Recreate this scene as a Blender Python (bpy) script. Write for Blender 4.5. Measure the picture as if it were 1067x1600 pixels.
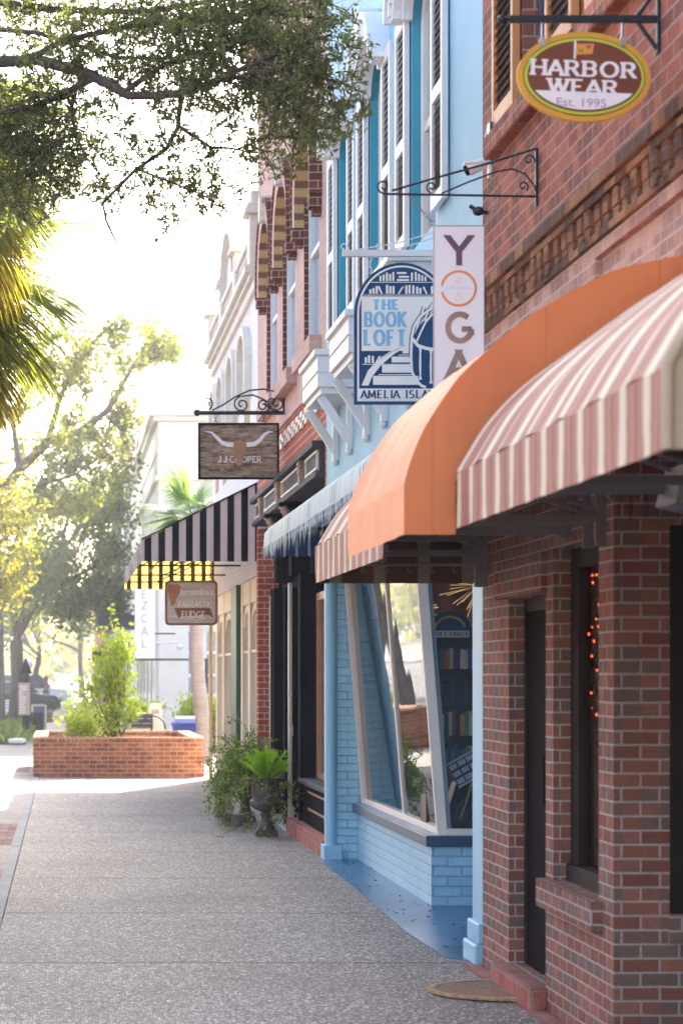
import bpy, math, random
import numpy as np
from mathutils import Vector, Matrix
R = math.radians
SC = bpy.context.scene
for o in list(bpy.data.objects): bpy.data.objects.remove(o)
# ------------------------------------------------------------------ camera
CH = 1.65                      # eye height
cam_d = bpy.data.cameras.new('camera'); cam = bpy.data.objects.new('camera', cam_d)
SC.collection.objects.link(cam); SC.camera = cam
cam.location = (0, 0, CH); cam.rotation_euler = (R(90), 0, 0)
cam_d.sensor_fit = 'VERTICAL'; cam_d.sensor_height = 36; cam_d.lens = 83.25
cam_d.shift_x = 431.5/1600; cam_d.shift_y = 0.16
cam_d.clip_start = .1; cam_d.clip_end = 3000
cam_d.dof.use_dof = True; cam_d.dof.focus_distance = 17.5; cam_d.dof.aperture_fstop = 4.2
# ------------------------------------------------------------------ light
SUN_EL, SUN_AZ = 34.0, 20.0    # the sun stands beyond the roofs, right of the street axis
world = bpy.data.worlds.new('World'); SC.world = world; world.use_nodes = True
wn = world.node_tree; wn.nodes.clear()
sky = wn.nodes.new('ShaderNodeTexSky'); sky.sky_type = 'NISHITA'; sky.sun_disc = False
sky.sun_elevation = R(SUN_EL); sky.sun_rotation = R(SUN_AZ)
sky.dust_density = 4.0; sky.air_density = 1.0; sky.ozone_density = 1.0
bg = wn.nodes.new('ShaderNodeBackground'); bg.inputs[1].default_value = 0.15
wo = wn.nodes.new('ShaderNodeOutputWorld')
wn.links.new(sky.outputs[0], bg.inputs[0]); wn.links.new(bg.outputs[0], wo.inputs[0])
sun_d = bpy.data.lights.new('sun', 'SUN'); sun_d.energy = 5.0; sun_d.angle = R(.6); sun_d.color = (1, .93, .82)
sun = bpy.data.objects.new('sun', sun_d); SC.collection.objects.link(sun)
sd = Vector((math.sin(R(SUN_AZ))*math.cos(R(SUN_EL)), math.cos(R(SUN_AZ))*math.cos(R(SUN_EL)), math.sin(R(SUN_EL))))
sun.rotation_euler = sd.to_track_quat('Z', 'Y').to_euler()
SC.view_settings.view_transform = 'Standard'; SC.view_settings.look = 'None'
SC.view_settings.exposure = 2.22; SC.view_settings.gamma = 1
SC.cycles.max_bounces = 8; SC.cycles.diffuse_bounces = 4; SC.cycles.transparent_max_bounces = 16
SC.cycles.use_denoising = True; SC.cycles.sample_clamp_indirect = 6
SC.cycles.caustics_reflective = False; SC.cycles.caustics_refractive = False

# ------------------------------------------------------------------ helpers
F = 3700.0
def P(px, py, Y):              # a measured picture point at depth Y -> metres
    return Vector(((px-102)*Y/F, Y, CH-(py-1056)*Y/F))
def wy(px, X=2.37): return X*F/(px-102)

class MB:
    def __init__(s): s.v=[]; s.f=[]; s.m=[]; s.sm=[]
    def add(s, vs, fs, m=0, smooth=False):
        b=len(s.v); s.v += [tuple(v) for v in vs]
        for f in fs: s.f.append([b+i for i in f]); s.m.append(m); s.sm.append(smooth)
        return s
    def quad(s, a,b,c,d, m=0): return s.add([a,b,c,d], [(0,1,2,3)], m)
    def box(s, x0,x1,y0,y1,z0,z1, m=0):
        if x0>x1: x0,x1=x1,x0
        if y0>y1: y0,y1=y1,y0
        if z0>z1: z0,z1=z1,z0
        v=[(x0,y0,z0),(x1,y0,z0),(x1,y1,z0),(x0,y1,z0),(x0,y0,z1),(x1,y0,z1),(x1,y1,z1),(x0,y1,z1)]
        return s.add(v,[(0,3,2,1),(4,5,6,7),(0,1,5,4),(1,2,6,5),(2,3,7,6),(3,0,4,7)],m)
    def obox(s, c, ax, ay, az, m=0):
        c,ax,ay,az=map(Vector,(c,ax,ay,az))
        v=[c+i*ax+j*ay+k*az for k in(-1,1) for j in(-1,1) for i in(-1,1)]
        return s.add(v,[(0,2,3,1),(4,5,7,6),(0,1,5,4),(2,6,7,3),(0,4,6,2),(1,3,7,5)],m)
    def beam(s, a, b, w, h, m=0, up=(0,0,1)):
        a,b=Vector(a),Vector(b); d=b-a; u=Vector(up); sx=d.cross(u)
        if sx.length<1e-6: sx=d.cross(Vector((1,0,0)))
        sx.normalize(); u=sx.cross(d).normalized()
        return s.obox((a+b)/2, d/2, sx*w/2, u*h/2, m)
    def prism(s, poly, axis, a, b, m=0):
        # poly: 2D points; axis 'x' -> (y,z), 'y' -> (x,z), 'z' -> (x,y)
        def mk(p,t):
            return {'x':(t,p[0],p[1]),'y':(p[0],t,p[1]),'z':(p[0],p[1],t)}[axis]
        n=len(poly); v=[mk(p,a) for p in poly]+[mk(p,b) for p in poly]
        fs=[tuple(range(n))[::-1], tuple(range(n,2*n))]+[(i,(i+1)%n,n+(i+1)%n,n+i) for i in range(n)]
        return s.add(v,fs,m)
    def tube(s, path, r, n=8, m=0, cap=True, smooth=True):
        path=[Vector(p) for p in path]; rs=r if isinstance(r,(list,tuple)) else [r]*len(path)
        vs=[]; prev=None
        for i,p in enumerate(path):
            d=(path[min(i+1,len(path)-1)]-path[max(i-1,0)])
            if d.length<1e-9: d=Vector((0,0,1))
            d.normalize()
            if prev is None:
                u=d.cross(Vector((0,0,1)))
                if u.length<.1: u=d.cross(Vector((1,0,0)))
            else: u=prev-d*prev.dot(d)
            u.normalize(); prev=u; w=d.cross(u)
            for k in range(n):
                a=2*math.pi*k/n; vs.append(p+(u*math.cos(a)+w*math.sin(a))*rs[i])
        L=len(path); fs=[(i*n+k,i*n+(k+1)%n,(i+1)*n+(k+1)%n,(i+1)*n+k) for i in range(L-1) for k in range(n)]
        s.add(vs,fs,m,smooth)
        if cap:
            s.add([vs[k] for k in range(n)],[tuple(range(n))[::-1]],m); s.add([vs[(L-1)*n+k] for k in range(n)],[tuple(range(n))],m)
        return s
    def lathe(s, prof, c, n=24, m=0, flute=0, smooth=True):
        vs=[]; c=Vector(c)
        for r,z in prof:
            for k in range(n):
                a=2*math.pi*k/n; rr=r*(1+(flute*math.cos(k*math.pi) if flute else 0))
                vs.append(c+Vector((rr*math.cos(a),rr*math.sin(a),z)))
        fs=[(i*n+k,i*n+(k+1)%n,(i+1)*n+(k+1)%n,(i+1)*n+k) for i in range(len(prof)-1) for k in range(n)]
        return s.add(vs,fs,m,smooth)
    def ball(s, c, r, n=10, m=0, sq=(1,1,1)):
        c=Vector(c); prof=[]
        vs=[];k2=n//2
        for i in range(k2+1):
            t=math.pi*i/k2
            for k in range(n):
                a=2*math.pi*k/n
                vs.append(c+Vector((r*sq[0]*math.sin(t)*math.cos(a), r*sq[1]*math.sin(t)*math.sin(a), r*sq[2]*math.cos(t))))
        fs=[(i*n+k,(i+1)*n+k,(i+1)*n+(k+1)%n,i*n+(k+1)%n) for i in range(k2) for k in range(n)]
        return s.add(vs,fs,m,True)

COL=SC.collection
def wloc(o):
    v=Vector((0,0,0))
    while o is not None: v+=o.location; o=o.parent
    return v
def obj(name, mb, mats, parent=None, bevel=0, loc=None, label=None, kind=None, cat=None, group=None):
    """one mesh object; mb holds world coordinates"""
    if not isinstance(mats,(list,tuple)): mats=[mats]
    me=bpy.data.meshes.new(name)
    org=wloc(parent) if parent else Vector(loc or (0,0,0))
    me.from_pydata([(v[0]-org.x,v[1]-org.y,v[2]-org.z) for v in mb.v],[],mb.f)
    me.polygons.foreach_set('material_index',mb.m); me.polygons.foreach_set('use_smooth',mb.sm)
    for m in mats: me.materials.append(m)
    me.update()
    o=bpy.data.objects.new(name,me); COL.objects.link(o)
    if parent: o.parent=parent
    else: o.location=org
    if bevel:
        b=o.modifiers.new('bevel','BEVEL'); b.width=bevel; b.segments=2; b.limit_method='ANGLE'; b.angle_limit=R(40)
    tag(o,label,cat,group,kind)
    return o
def tag(o,label=None,cat=None,group=None,kind=None):
    if label: o['label']=label
    if cat: o['category']=cat
    if group: o['group']=group
    if kind: o['kind']=kind
    return o
def thing(name,loc,label,cat,group=None):
    e=bpy.data.objects.new(name,None); COL.objects.link(e); e.location=loc; e.empty_display_size=.2
    return tag(e,label,cat,group)
def dup(o,parent=None,off=None,label=None):
    c=o.copy(); COL.objects.link(c)
    if parent: c.parent=parent
    if off is not None: c.location=o.location+Vector(off)
    if label: c['label']=label
    for ch in list(o.children):
        dup(ch,c)
    return c

# ------------------------------------------------------------------ materials
class NT:
    def __init__(s,name):
        s.mat=bpy.data.materials.new(name); s.mat.use_nodes=True; s.t=s.mat.node_tree; s.t.nodes.clear()
        s.out=s.n('ShaderNodeOutputMaterial'); 
    def n(s,ty,**kw):
        nd=s.t.nodes.new(ty)
        for k,v in kw.items(): setattr(nd,k,v)
        return nd
    def l(s,a,b): s.t.links.new(a,b)
    def math(s,op,a,b=None,c=None):
        nd=s.n('ShaderNodeMath',operation=op)
        for i,x in enumerate((a,b,c)):
            if x is None: continue
            if isinstance(x,(int,float)): nd.inputs[i].default_value=x
            else: s.l(x,nd.inputs[i])
        return nd.outputs[0]
    def mix(s,fac,a,b,mode='MIX'):
        nd=s.n('ShaderNodeMix',data_type='RGBA',blend_type=mode)
        for i,x in ((0,fac),(6,a),(7,b)):
            if isinstance(x,(int,float)): nd.inputs[i].default_value=x
            elif isinstance(x,tuple): nd.inputs[i].default_value=(*x,1)
            else: s.l(x,nd.inputs[i])
        return nd.outputs[2]
    def noise(s,vec,scale,detail=4,rough=.55):
        nd=s.n('ShaderNodeTexNoise'); nd.inputs['Scale'].default_value=scale
        nd.inputs['Detail'].default_value=detail; nd.inputs['Roughness'].default_value=rough
        if vec is not None: s.l(vec,nd.inputs['Vector'])
        return nd
    def ramp(s,fac,stops):
        nd=s.n('ShaderNodeValToRGB'); el=nd.color_ramp.elements
        while len(el)<len(stops): el.new(.5)
        for e,(p,c) in zip(el,stops): e.position=p; e.color=(*c,1) if len(c)==3 else c
        s.l(fac,nd.inputs[0]); return nd.outputs[0]
    def pos(s): return s.n('ShaderNodeNewGeometry').outputs['Position']
    def objc(s): return s.n('ShaderNodeTexCoord').outputs['Object']
    def bump(s,h,strength=.3,dist=.01):
        nd=s.n('ShaderNodeBump'); nd.inputs['Strength'].default_value=strength; nd.inputs['Distance'].default_value=dist
        s.l(h,nd.inputs['Height']); return nd.outputs[0]
    def bsdf(s,col,rough=.6,metal=0,normal=None,spec=.5,**kw):
        nd=s.n('ShaderNodeBsdfPrincipled')
        if isinstance(col,tuple): nd.inputs['Base Color'].default_value=(*col,1)
        else: s.l(col,nd.inputs['Base Color'])
        if isinstance(rough,(int,float)): nd.inputs['Roughness'].default_value=rough
        else: s.l(rough,nd.inputs['Roughness'])
        nd.inputs['Metallic'].default_value=metal; nd.inputs['Specular IOR Level'].default_value=spec
        if normal is not None: s.l(normal,nd.inputs['Normal'])
        for k,v in kw.items(): nd.inputs[k].default_value=v
        return nd.outputs[0]
    def done(s,sh): s.l(sh,s.out.inputs[0]); return s.mat

def paint(name,col,rough=.5,var=.12,scale=3,metal=0,bump=.15,dirt=None,bscale=40,spec=.5):
    t=NT(name); p=t.pos(); n=t.noise(p,scale,5); n2=t.noise(p,bscale,3)
    dk=tuple(c*(1-var) for c in col); lt=tuple(min(1,c*(1+var)) for c in col)
    c=t.ramp(n.outputs[0],[(.3,dk),(.7,lt)])
    if dirt:
        nd=t.noise(p,dirt[1],6,.7); f=t.ramp(nd.outputs[0],[(dirt[2],(0,0,0)),(dirt[2]+.12,(1,1,1))])
        c=t.mix(t.math('MULTIPLY',f,dirt[3]),c,dirt[0])
    return t.done(t.bsdf(c,rough,metal,t.bump(n2.outputs[0],bump,.004),spec))

def brickmat(name,c1,c2,mortar,bw=.203,bh=.0677,ms=.011,rough=.85,third=None,bias=0,bump=.6,wash=None,spec=.12,msm=.25):
    t=NT(name); geo=t.n('ShaderNodeNewGeometry'); pos=geo.outputs['Position']
    sp=t.n('ShaderNodeSeparateXYZ'); t.l(pos,sp.inputs[0])
    sn=t.n('ShaderNodeSeparateXYZ'); t.l(geo.outputs['True Normal'],sn.inputs[0])
    ax=t.math('GREATER_THAN',t.math('ABSOLUTE',sn.outputs[0]),.6); az=t.math('GREATER_THAN',t.math('ABSOLUTE',sn.outputs[2]),.7)
    def vec(a,b):
        c=t.n('ShaderNodeCombineXYZ'); t.l(a,c.inputs[0]); t.l(b,c.inputs[1]); return c.outputs[0]
    v=t.mix(ax,vec(sp.outputs[0],sp.outputs[2]),vec(sp.outputs[1],sp.outputs[2]))
    v=t.mix(az,v,vec(sp.outputs[1],sp.outputs[0]))
    wob=t.noise(pos,6,2); wv=t.n('ShaderNodeVectorMath',operation='MULTIPLY_ADD')
    t.l(wob.outputs[1],wv.inputs[0]); wv.inputs[1].default_value=(.008,.006,0); t.l(v,wv.inputs[2])
    b=t.n('ShaderNodeTexBrick'); t.l(wv.outputs[0],b.inputs['Vector']); b.inputs['Scale'].default_value=1
    b.inputs['Brick Width'].default_value=bw; b.inputs['Row Height'].default_value=bh
    b.inputs['Mortar Size'].default_value=ms/2; b.inputs['Mortar Smooth'].default_value=msm; b.inputs['Bias'].default_value=bias
    b.inputs['Color1'].default_value=(*c1,1); b.inputs['Color2'].default_value=(*c2,1); b.inputs['Mortar'].default_value=(*mortar,1)
    big=t.noise(pos,1.3,4); fine=t.noise(pos,55,4,.7)
    c=b.outputs[0]
    if third:
        cell=t.n('ShaderNodeTexWhiteNoise',noise_dimensions='2D')
        sv=t.n('ShaderNodeSeparateXYZ'); t.l(v,sv.inputs[0])
        row=t.math('FLOOR',t.math('DIVIDE',sv.outputs[1],bh))
        off=t.math('MULTIPLY',t.math('FLOORED_MODULO',row,2),bw/2)
        cx=t.math('FLOOR',t.math('DIVIDE',t.math('ADD',sv.outputs[0],off),bw))
        t.l(vec(cx,row),cell.inputs['Vector'])
        sel=t.math('MULTIPLY',t.math('GREATER_THAN',cell.outputs[0],1-third[1]),t.math('SUBTRACT',1,b.outputs['Fac']))
        c=t.mix(t.math('MULTIPLY',sel,.8),c,third[0])
    c=t.mix(.3,c,t.ramp(big.outputs[0],[(.3,(.35,.35,.35)),(.7,(.75,.75,.75))]),'OVERLAY')
    c=t.mix(.3,c,t.ramp(fine.outputs[0],[(.3,(.3,.3,.3)),(.7,(.75,.75,.75))]),'OVERLAY')
    if wash:
        f=t.ramp(t.noise(pos,wash[1],6,.7).outputs[0],[(wash[2],(0,0,0)),(wash[2]+.2,(1,1,1))])
        c=t.mix(t.math('MULTIPLY',f,wash[3]),c,wash[0])
    h=t.math('ADD',t.math('MULTIPLY',t.math('SUBTRACT',1,b.outputs['Fac']),1.0),t.math('MULTIPLY',fine.outputs[0],.35))
    return t.done(t.bsdf(c,rough,0,t.bump(h,bump,.008),spec))

def leafmat(name,cols,trans=.45,rough=.5):
    t=NT(name); g=t.n('ShaderNodeNewGeometry')
    c=t.ramp(g.outputs['Random Per Island'],[(i/(len(cols)-1) if len(cols)>1 else 0,k) for i,k in enumerate(cols)])
    a=t.bsdf(c,rough,0,None,.4)
    tr=t.n('ShaderNodeBsdfTranslucent'); tc=t.mix(1.0,c,(1.6,1.45,.5),'MULTIPLY'); t.l(tc,tr.inputs[0])
    m=t.n('ShaderNodeMixShader'); m.inputs[0].default_value=trans; t.l(a,m.inputs[1]); t.l(tr.outputs[0],m.inputs[2])
    return t.done(m.outputs[0])

def fabric(name,cols,period=None,axis=1,trans=.25,tcol=None,rough=.85,spec=.2,seam=0):
    """cols: [(width fraction end, colour)...]"""
    t=NT(name); pos=t.pos(); sp=t.n('ShaderNodeSeparateXYZ'); t.l(pos,sp.inputs[0])
    n=t.noise(pos,2.2,4); n2=t.noise(pos,150,2)
    if period:
        fr=t.math('FRACT',t.math('DIVIDE',t.math('ADD',sp.outputs[axis],100.),period))
        c=None
        for end,col in reversed(cols):
            c=col if c is None else t.mix(t.math('LESS_THAN',fr,end),c,col)
    else:
        c=t.mix(0.0,cols[0][1],cols[0][1])
    c=t.mix(.25,c,t.ramp(n.outputs[0],[(.3,(.35,.35,.35)),(.7,(.65,.65,.65))]),'OVERLAY')
    if seam:
        for ax_,per in ((1,seam),(0,seam*.72)):
            ln=t.math('LESS_THAN',t.math('FRACT',t.math('DIVIDE',t.math('ADD',sp.outputs[ax_],100.13),per)),.010/per)
            c=t.mix(t.math('MULTIPLY',ln,.16),c,(.20,.06,.02))
    st=t.noise(pos,1.1,6,.7); stm=t.n('ShaderNodeMapping'); stm.inputs['Scale'].default_value=(3,9,.8); t.l(pos,stm.inputs[0]); t.l(stm.outputs[0],st.inputs['Vector'])
    c=t.mix(t.math('MULTIPLY',t.ramp(st.outputs[0],[(.52,(0,0,0)),(.75,(1,1,1))]),.22),c,(.16,.11,.08))
    a=t.bsdf(c,rough,0,t.bump(t.math('ADD',n.outputs[0],t.math('MULTIPLY',n2.outputs[0],.05)),.5,.02),spec)
    tr=t.n('ShaderNodeBsdfTranslucent')
    t.l(t.mix(1.0,c,tcol or (1,1,1),'MULTIPLY'),tr.inputs[0])
    m=t.n('ShaderNodeMixShader'); m.inputs[0].default_value=trans; t.l(a,m.inputs[1]); t.l(tr.outputs[0],m.inputs[2])
    return t.done(m.outputs[0])

def emis(name,col,st):
    t=NT(name); return t.done(t.bsdf(col,.4,0,None,.5,**{'Emission Color':(*col,1),'Emission Strength':st}))
def glassmat(name,tint=(1,1,1),boost=0.0):
    t=NT(name); fr=t.n('ShaderNodeFresnel'); fr.inputs[0].default_value=1.5
    g=t.n('ShaderNodeBsdfGlossy'); g.inputs['Roughness'].default_value=.01
    wv=t.noise(t.pos(),1.5,1); t.l(t.bump(wv.outputs[0],.08,.02),g.inputs['Normal'])
    tr=t.n('ShaderNodeBsdfTransparent'); tr.inputs[0].default_value=(*tint,1)
    m=t.n('ShaderNodeMixShader'); t.l(t.math('MINIMUM',t.math('ADD',fr.outputs[0],boost),1),m.inputs[0]); t.l(tr.outputs[0],m.inputs[1]); t.l(g.outputs[0],m.inputs[2])
    return t.done(m.outputs[0])

def groundmat(name,stones,base,scale=95,joints=None,rough=.75,bump=.6,tint=None):
    t=NT(name); pos=t.pos()
    wn_=t.noise(pos,scale*.6,2); wv_=t.n('ShaderNodeVectorMath',operation='MULTIPLY_ADD'); t.l(wn_.outputs[1],wv_.inputs[0]); wv_.inputs[1].default_value=(1.1/scale,)*3; t.l(pos,wv_.inputs[2])
    v=t.n('ShaderNodeTexVoronoi'); v.inputs['Scale'].default_value=scale; t.l(wv_.outputs[0],v.inputs['Vector'])
    sv=t.n('ShaderNodeSeparateColor'); t.l(v.outputs['Color'],sv.inputs[0])
    c=t.ramp(sv.outputs[0],stones)
    c=t.mix(t.ramp(v.outputs['Distance'],[(.32,(0,0,0)),(.6,(1,1,1))]),c,base)
    big=t.noise(pos,.7,5); mid=t.noise(pos,5,4)
    c=t.mix(.35,c,t.ramp(big.outputs[0],[(.3,(.33,.33,.33)),(.7,(.68,.68,.68))]),'OVERLAY')
    c=t.mix(.3,c,t.ramp(mid.outputs[0],[(.3,(.35,.35,.35)),(.7,(.65,.65,.65))]),'OVERLAY')
    h=t.math('SUBTRACT',1,v.outputs['Distance'])
    sta=t.ramp(t.noise(pos,.45,7,.65).outputs[0],[(.50,(0,0,0)),(.68,(1,1,1))]); c=t.mix(t.math('MULTIPLY',sta,.35),c,(.10,.085,.075))
    gv=t.n('ShaderNodeTexVoronoi'); gv.inputs['Scale'].default_value=1.7; t.l(pos,gv.inputs['Vector']); c=t.mix(t.math('MULTIPLY',t.math('LESS_THAN',gv.outputs['Distance'],.045),.6),c,(.06,.055,.05))
    if joints:
        sp=t.n('ShaderNodeSeparateXYZ'); t.l(pos,sp.inputs[0]); wob=t.math('MULTIPLY',t.math('SUBTRACT',t.noise(pos,2.5,3).outputs[0],.5),.10)
        yy=t.math('ADD',sp.outputs[1],wob)
        d=t.math('ABSOLUTE',t.math('SUBTRACT',t.math('FLOORED_MODULO',t.math('SUBTRACT',yy,joints[0]),joints[1]),joints[1]/2))
        ln=t.math('LESS_THAN',d,joints[2])
        c=t.mix(t.math('MULTIPLY',ln,.75),c,(.035,.032,.03)); h=t.math('SUBTRACT',h,t.math('MULTIPLY',ln,1.5))
    return t.done(t.bsdf(c,rough,0,t.bump(h,bump,.006),.45))

def woodmat(name,c1,c2,scale=(2,2,30),rough=.7,dark=None):
    t=NT(name); m=t.n('ShaderNodeMapping'); m.inputs['Scale'].default_value=scale; t.l(t.pos(),m.inputs[0])
    n=t.noise(m.outputs[0],1,8,.75); c=t.ramp(n.outputs[0],[(.32,c1),(.68,c2)])
    if dark:
        n3=t.noise(m.outputs[0],2.3,8,.8); c=t.mix(t.ramp(n3.outputs[0],[(.5,(0,0,0)),(.6,(1,1,1))]),c,dark)
    return t.done(t.bsdf(c,rough,0,t.bump(n.outputs[0],.4,.004),.3))

M={}
M['brick_new']=brickmat('brick_new',(.205,.092,.068),(.295,.15,.112),(.40,.37,.35),third=((.165,.135,.12),.36),bw=.166,bh=.0615,ms=.011,wash=((.10,.085,.075),1.6,.56,.35))
M['brick_new_pale']=brickmat('brick_mid',(.40,.22,.165),(.52,.33,.25),(.50,.42,.36),third=((.30,.18,.15),.3),bh=.065,wash=((.6,.45,.4),2,.5,.35))
M['brick_old']=brickmat('brick_old',(.26,.085,.055),(.37,.14,.09),(.36,.25,.21),third=((.17,.08,.065),.35),ms=.012,bh=.07,wash=((.13,.075,.06),3,.56,.45))
M['brick_corbel']=brickmat('brick_corbel',(.19,.085,.05),(.32,.17,.085),(.18,.12,.09),bh=.07,third=((.06,.04,.035),.4),wash=((.05,.04,.035),5,.56,.8))
M['brick_red']=brickmat('brick_red',(.33,.075,.045),(.42,.12,.07),(.62,.48,.42),bh=.075,ms=.012,wash=((.6,.5,.48),6,.66,.35))
M['brick_pink']=brickmat('brick_pink',(.54,.35,.30),(.60,.41,.36),(.62,.48,.43),bh=.072,ms=.010,bump=.5,wash=((.48,.27,.24),2.5,.52,.4))
M['brick_dark']=brickmat('brick_dark',(.11,.045,.035),(.17,.07,.05),(.42,.28,.24),bh=.075,ms=.012)
M['brick_arch']=brickmat('brick_arch',(.20,.07,.04),(.62,.40,.13),(.5,.38,.25),bh=.075)
M['arch_stripes']=fabric('arch_stripes',[(.42,(.22,.10,.06)),(.5,(.42,.30,.2)),(.93,(.55,.36,.16)),(1,(.42,.30,.2))],.155,2,0)
M['brick_white']=brickmat('brick_white',(.84,.84,.84),(.80,.80,.81),(.72,.72,.74),bh=.072,ms=.012,bump=1.0,msm=.7,spec=.35)
M['brick_blue']=brickmat('brick_blue',(.27,.55,.73),(.31,.59,.76),(.22,.48,.67),bh=.072,ms=.012,bump=1.0,msm=.8,rough=.5,spec=.5,wash=((.34,.62,.78),4,.5,.3))
M['brick_pavers']=brickmat('brick_pavers',(.22,.12,.11),(.29,.17,.15),(.13,.11,.10),bw=.2,bh=.1,ms=.01,third=((.15,.10,.10),.3))
M['brick_planter']=brickmat('brick_planter',(.36,.13,.065),(.46,.19,.10),(.60,.44,.32),third=((.25,.09,.05),.3),bh=.07)
M['brick_paving_red']=brickmat('brick_paving_red',(.30,.10,.08),(.38,.16,.13),(.28,.22,.20),bw=.2,bh=.1,ms=.012,wash=((.45,.35,.33),5,.5,.5))
M['blue_wall']=paint('blue_wall',(.30,.56,.70),.7,.07,1.2,bump=.25,bscale=14,dirt=((.36,.60,.72),2.3,.52,.7))
M['blue_trim']=paint('blue_trim',(.27,.56,.76),.45,.05,2)
M['teal']=paint('teal',(.03,.32,.46),.5,.1,2)
M['white']=paint('white_paint',(.76,.77,.78),.5,.05,2)
M['white_warm']=paint('white_warm',(.78,.74,.66),.55,.06,2)
M['cream']=paint('cream',(.70,.60,.42),.5,.08,2)
M['cornice']=paint('cornice',(.68,.66,.58),.7,.12,3,dirt=((.35,.33,.26),4,.6,.5))
M['navy']=paint('navy',(.035,.075,.14),.35,.2,4)
M['sill_top']=paint('sill_top',(.42,.50,.58),.5,.1,5)
M['black']=paint('black_paint',(.010,.011,.015),.9,.3,3,spec=.04)
M['charcoal']=paint('charcoal',(.06,.06,.075),.7,.25,4,spec=.2)
M['iron']=paint('iron',(.018,.022,.032),.4,.3,20,metal=.3)
M['steel']=paint('steel',(.30,.30,.31),.5,.1,8,metal=.4)
M['galv']=paint('galv',(.5,.5,.5),.3,.1,8,metal=.9)
M['frame_dark']=paint('frame_dark',(.03,.027,.026),.7,.2,4,spec=.12)
M['door_black']=paint('door_black',(.018,.016,.018),.9,.2,2,spec=.04)
M['orange_wood']=paint('orange_wood',(.52,.24,.085),.5,.12,6)
M['orange_slat']=paint('orange_slat',(.30,.145,.06),.55,.15,6)
M['copper_wood']=paint('copper_wood',(.42,.22,.13),.4,.15,6)
M['green']=paint('green_paint',(.02,.09,.06),.4,.2,3)
M['gold']=paint('gold',(.60,.46,.25),.4,.2,10)
M['mauve']=paint('mauve_trim',(.28,.22,.26),.5,.2,6)
M['tan_carve']=paint('carved_tan',(.42,.30,.24),.6,.4,60)
M['canvas_grey']=paint('canvas_grey',(.18,.18,.19),.6,.1,4)
M['blue_floor']=paint('blue_floor',(.035,.15,.30),.28,.35,1.8,dirt=((.25,.30,.33),9,.64,.5),bump=.3)
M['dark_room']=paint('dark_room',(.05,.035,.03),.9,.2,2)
M['curtain_tan']=paint('curtain_tan',(.78,.62,.42),.9,.1,1.5)
M['curtain_brown']=paint('curtain_brown',(.22,.10,.065),.9,.3,3)
M['shelf_wood']=paint('shelf_wood',(.055,.03,.02),.5,.2,3)
M['roof']=paint('roof_felt',(.12,.12,.12),.9,.1,1)
M['glass']=glassmat('glass',boost=.09)
M['glass_dark']=None
t=NT('pane_glass'); M['pane']=t.done(t.bsdf((.05,.07,.09),.04,0,None,.8))
t=NT('pane_glass_pale'); M['pane_pale']=t.done(t.bsdf((.30,.36,.48),.12,0,None,.6))
M['sidewalk']=groundmat('sidewalk',[(0,(.085,.07,.06)),(.3,(.22,.19,.165)),(.58,(.39,.35,.315)),(.80,(.56,.52,.48)),(.9,(.82,.79,.77)),(1,(.90,.87,.85))],(.15,.127,.112),60,(15.05,2.85,.028))
M['sidewalk_far']=groundmat('sidewalk_far',[(0,(.20,.18,.16)),(1,(.34,.31,.28))],(.22,.19,.17),60,(41,3,.02))
M['aggregate']=groundmat('aggregate',[(0,(.16,.14,.12)),(.5,(.30,.26,.23)),(1,(.6,.57,.55))],(.15,.13,.11),70)
M['granite']=groundmat('granite',[(0,(.13,.15,.17)),(.6,(.20,.22,.24)),(1,(.3,.32,.33))],(.17,.19,.20),160,bump=.3)
M['asphalt']=groundmat('asphalt',[(0,(.13,.13,.13)),(1,(.20,.20,.195))],(.04,.04,.04),60)
M['earth']=groundmat('earth',[(0,(.05,.035,.025)),(1,(.12,.085,.055))],(.04,.03,.02),40)
M['grass']=groundmat('ground_pale',[(0,(.12,.12,.09)),(1,(.22,.21,.17))],(.1,.1,.08),30)
M['bark']=woodmat('bark',(.045,.035,.03),(.16,.13,.11),(14,14,3),.9)
M['bark_palm']=woodmat('bark_palm',(.20,.16,.14),(.36,.31,.28),(3,3,25),.9)
M['leaf_oak']=leafmat('leaf_oak',[(.11,.14,.075),(.16,.20,.09),(.24,.28,.12),(.17,.20,.12)],.45,.35)
M['leaf_far']=leafmat('leaf_far',[(.09,.13,.04),(.15,.19,.05),(.24,.25,.06),(.17,.21,.07)],.5)
M['leaf_yellow']=leafmat('leaf_yellow',[(.14,.17,.03),(.22,.22,.035),(.28,.24,.04)],.55)
M['leaf_dense']=leafmat('leaf_dense',[(.09,.15,.06),(.13,.20,.07),(.21,.27,.08)],.5)
M['leaf_lime']=leafmat('leaf_lime',[(.16,.27,.04),(.26,.36,.05),(.38,.42,.06)],.5)
M['leaf_fern']=leafmat('leaf_fern',[(.26,.50,.04),(.36,.62,.06),(.44,.66,.10)],.45)
M['leaf_ivy']=leafmat('leaf_ivy',[(.05,.11,.035),(.11,.20,.045),(.20,.31,.07),(.36,.46,.18)],.4)
M['leaf_palm']=leafmat('leaf_palm',[(.16,.22,.06),(.26,.32,.08),(.40,.42,.10)],.55)
M['leaf_palm_old']=leafmat('leaf_palm_old',[(.26,.19,.08),(.34,.28,.09),(.24,.26,.07)],.5)
M['leaf_palm_far']=leafmat('leaf_palm_far',[(.09,.17,.10),(.14,.24,.12),(.20,.30,.13)],.4)
M['litter']=leafmat('litter',[(.08,.05,.03),(.18,.11,.05),(.30,.22,.12),(.05,.04,.03)],.1)
M['awn_orange']=fabric('awning_orange',[(1,(.80,.235,.07))],trans=.10,rough=.5,spec=.6,seam=.58)
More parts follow.
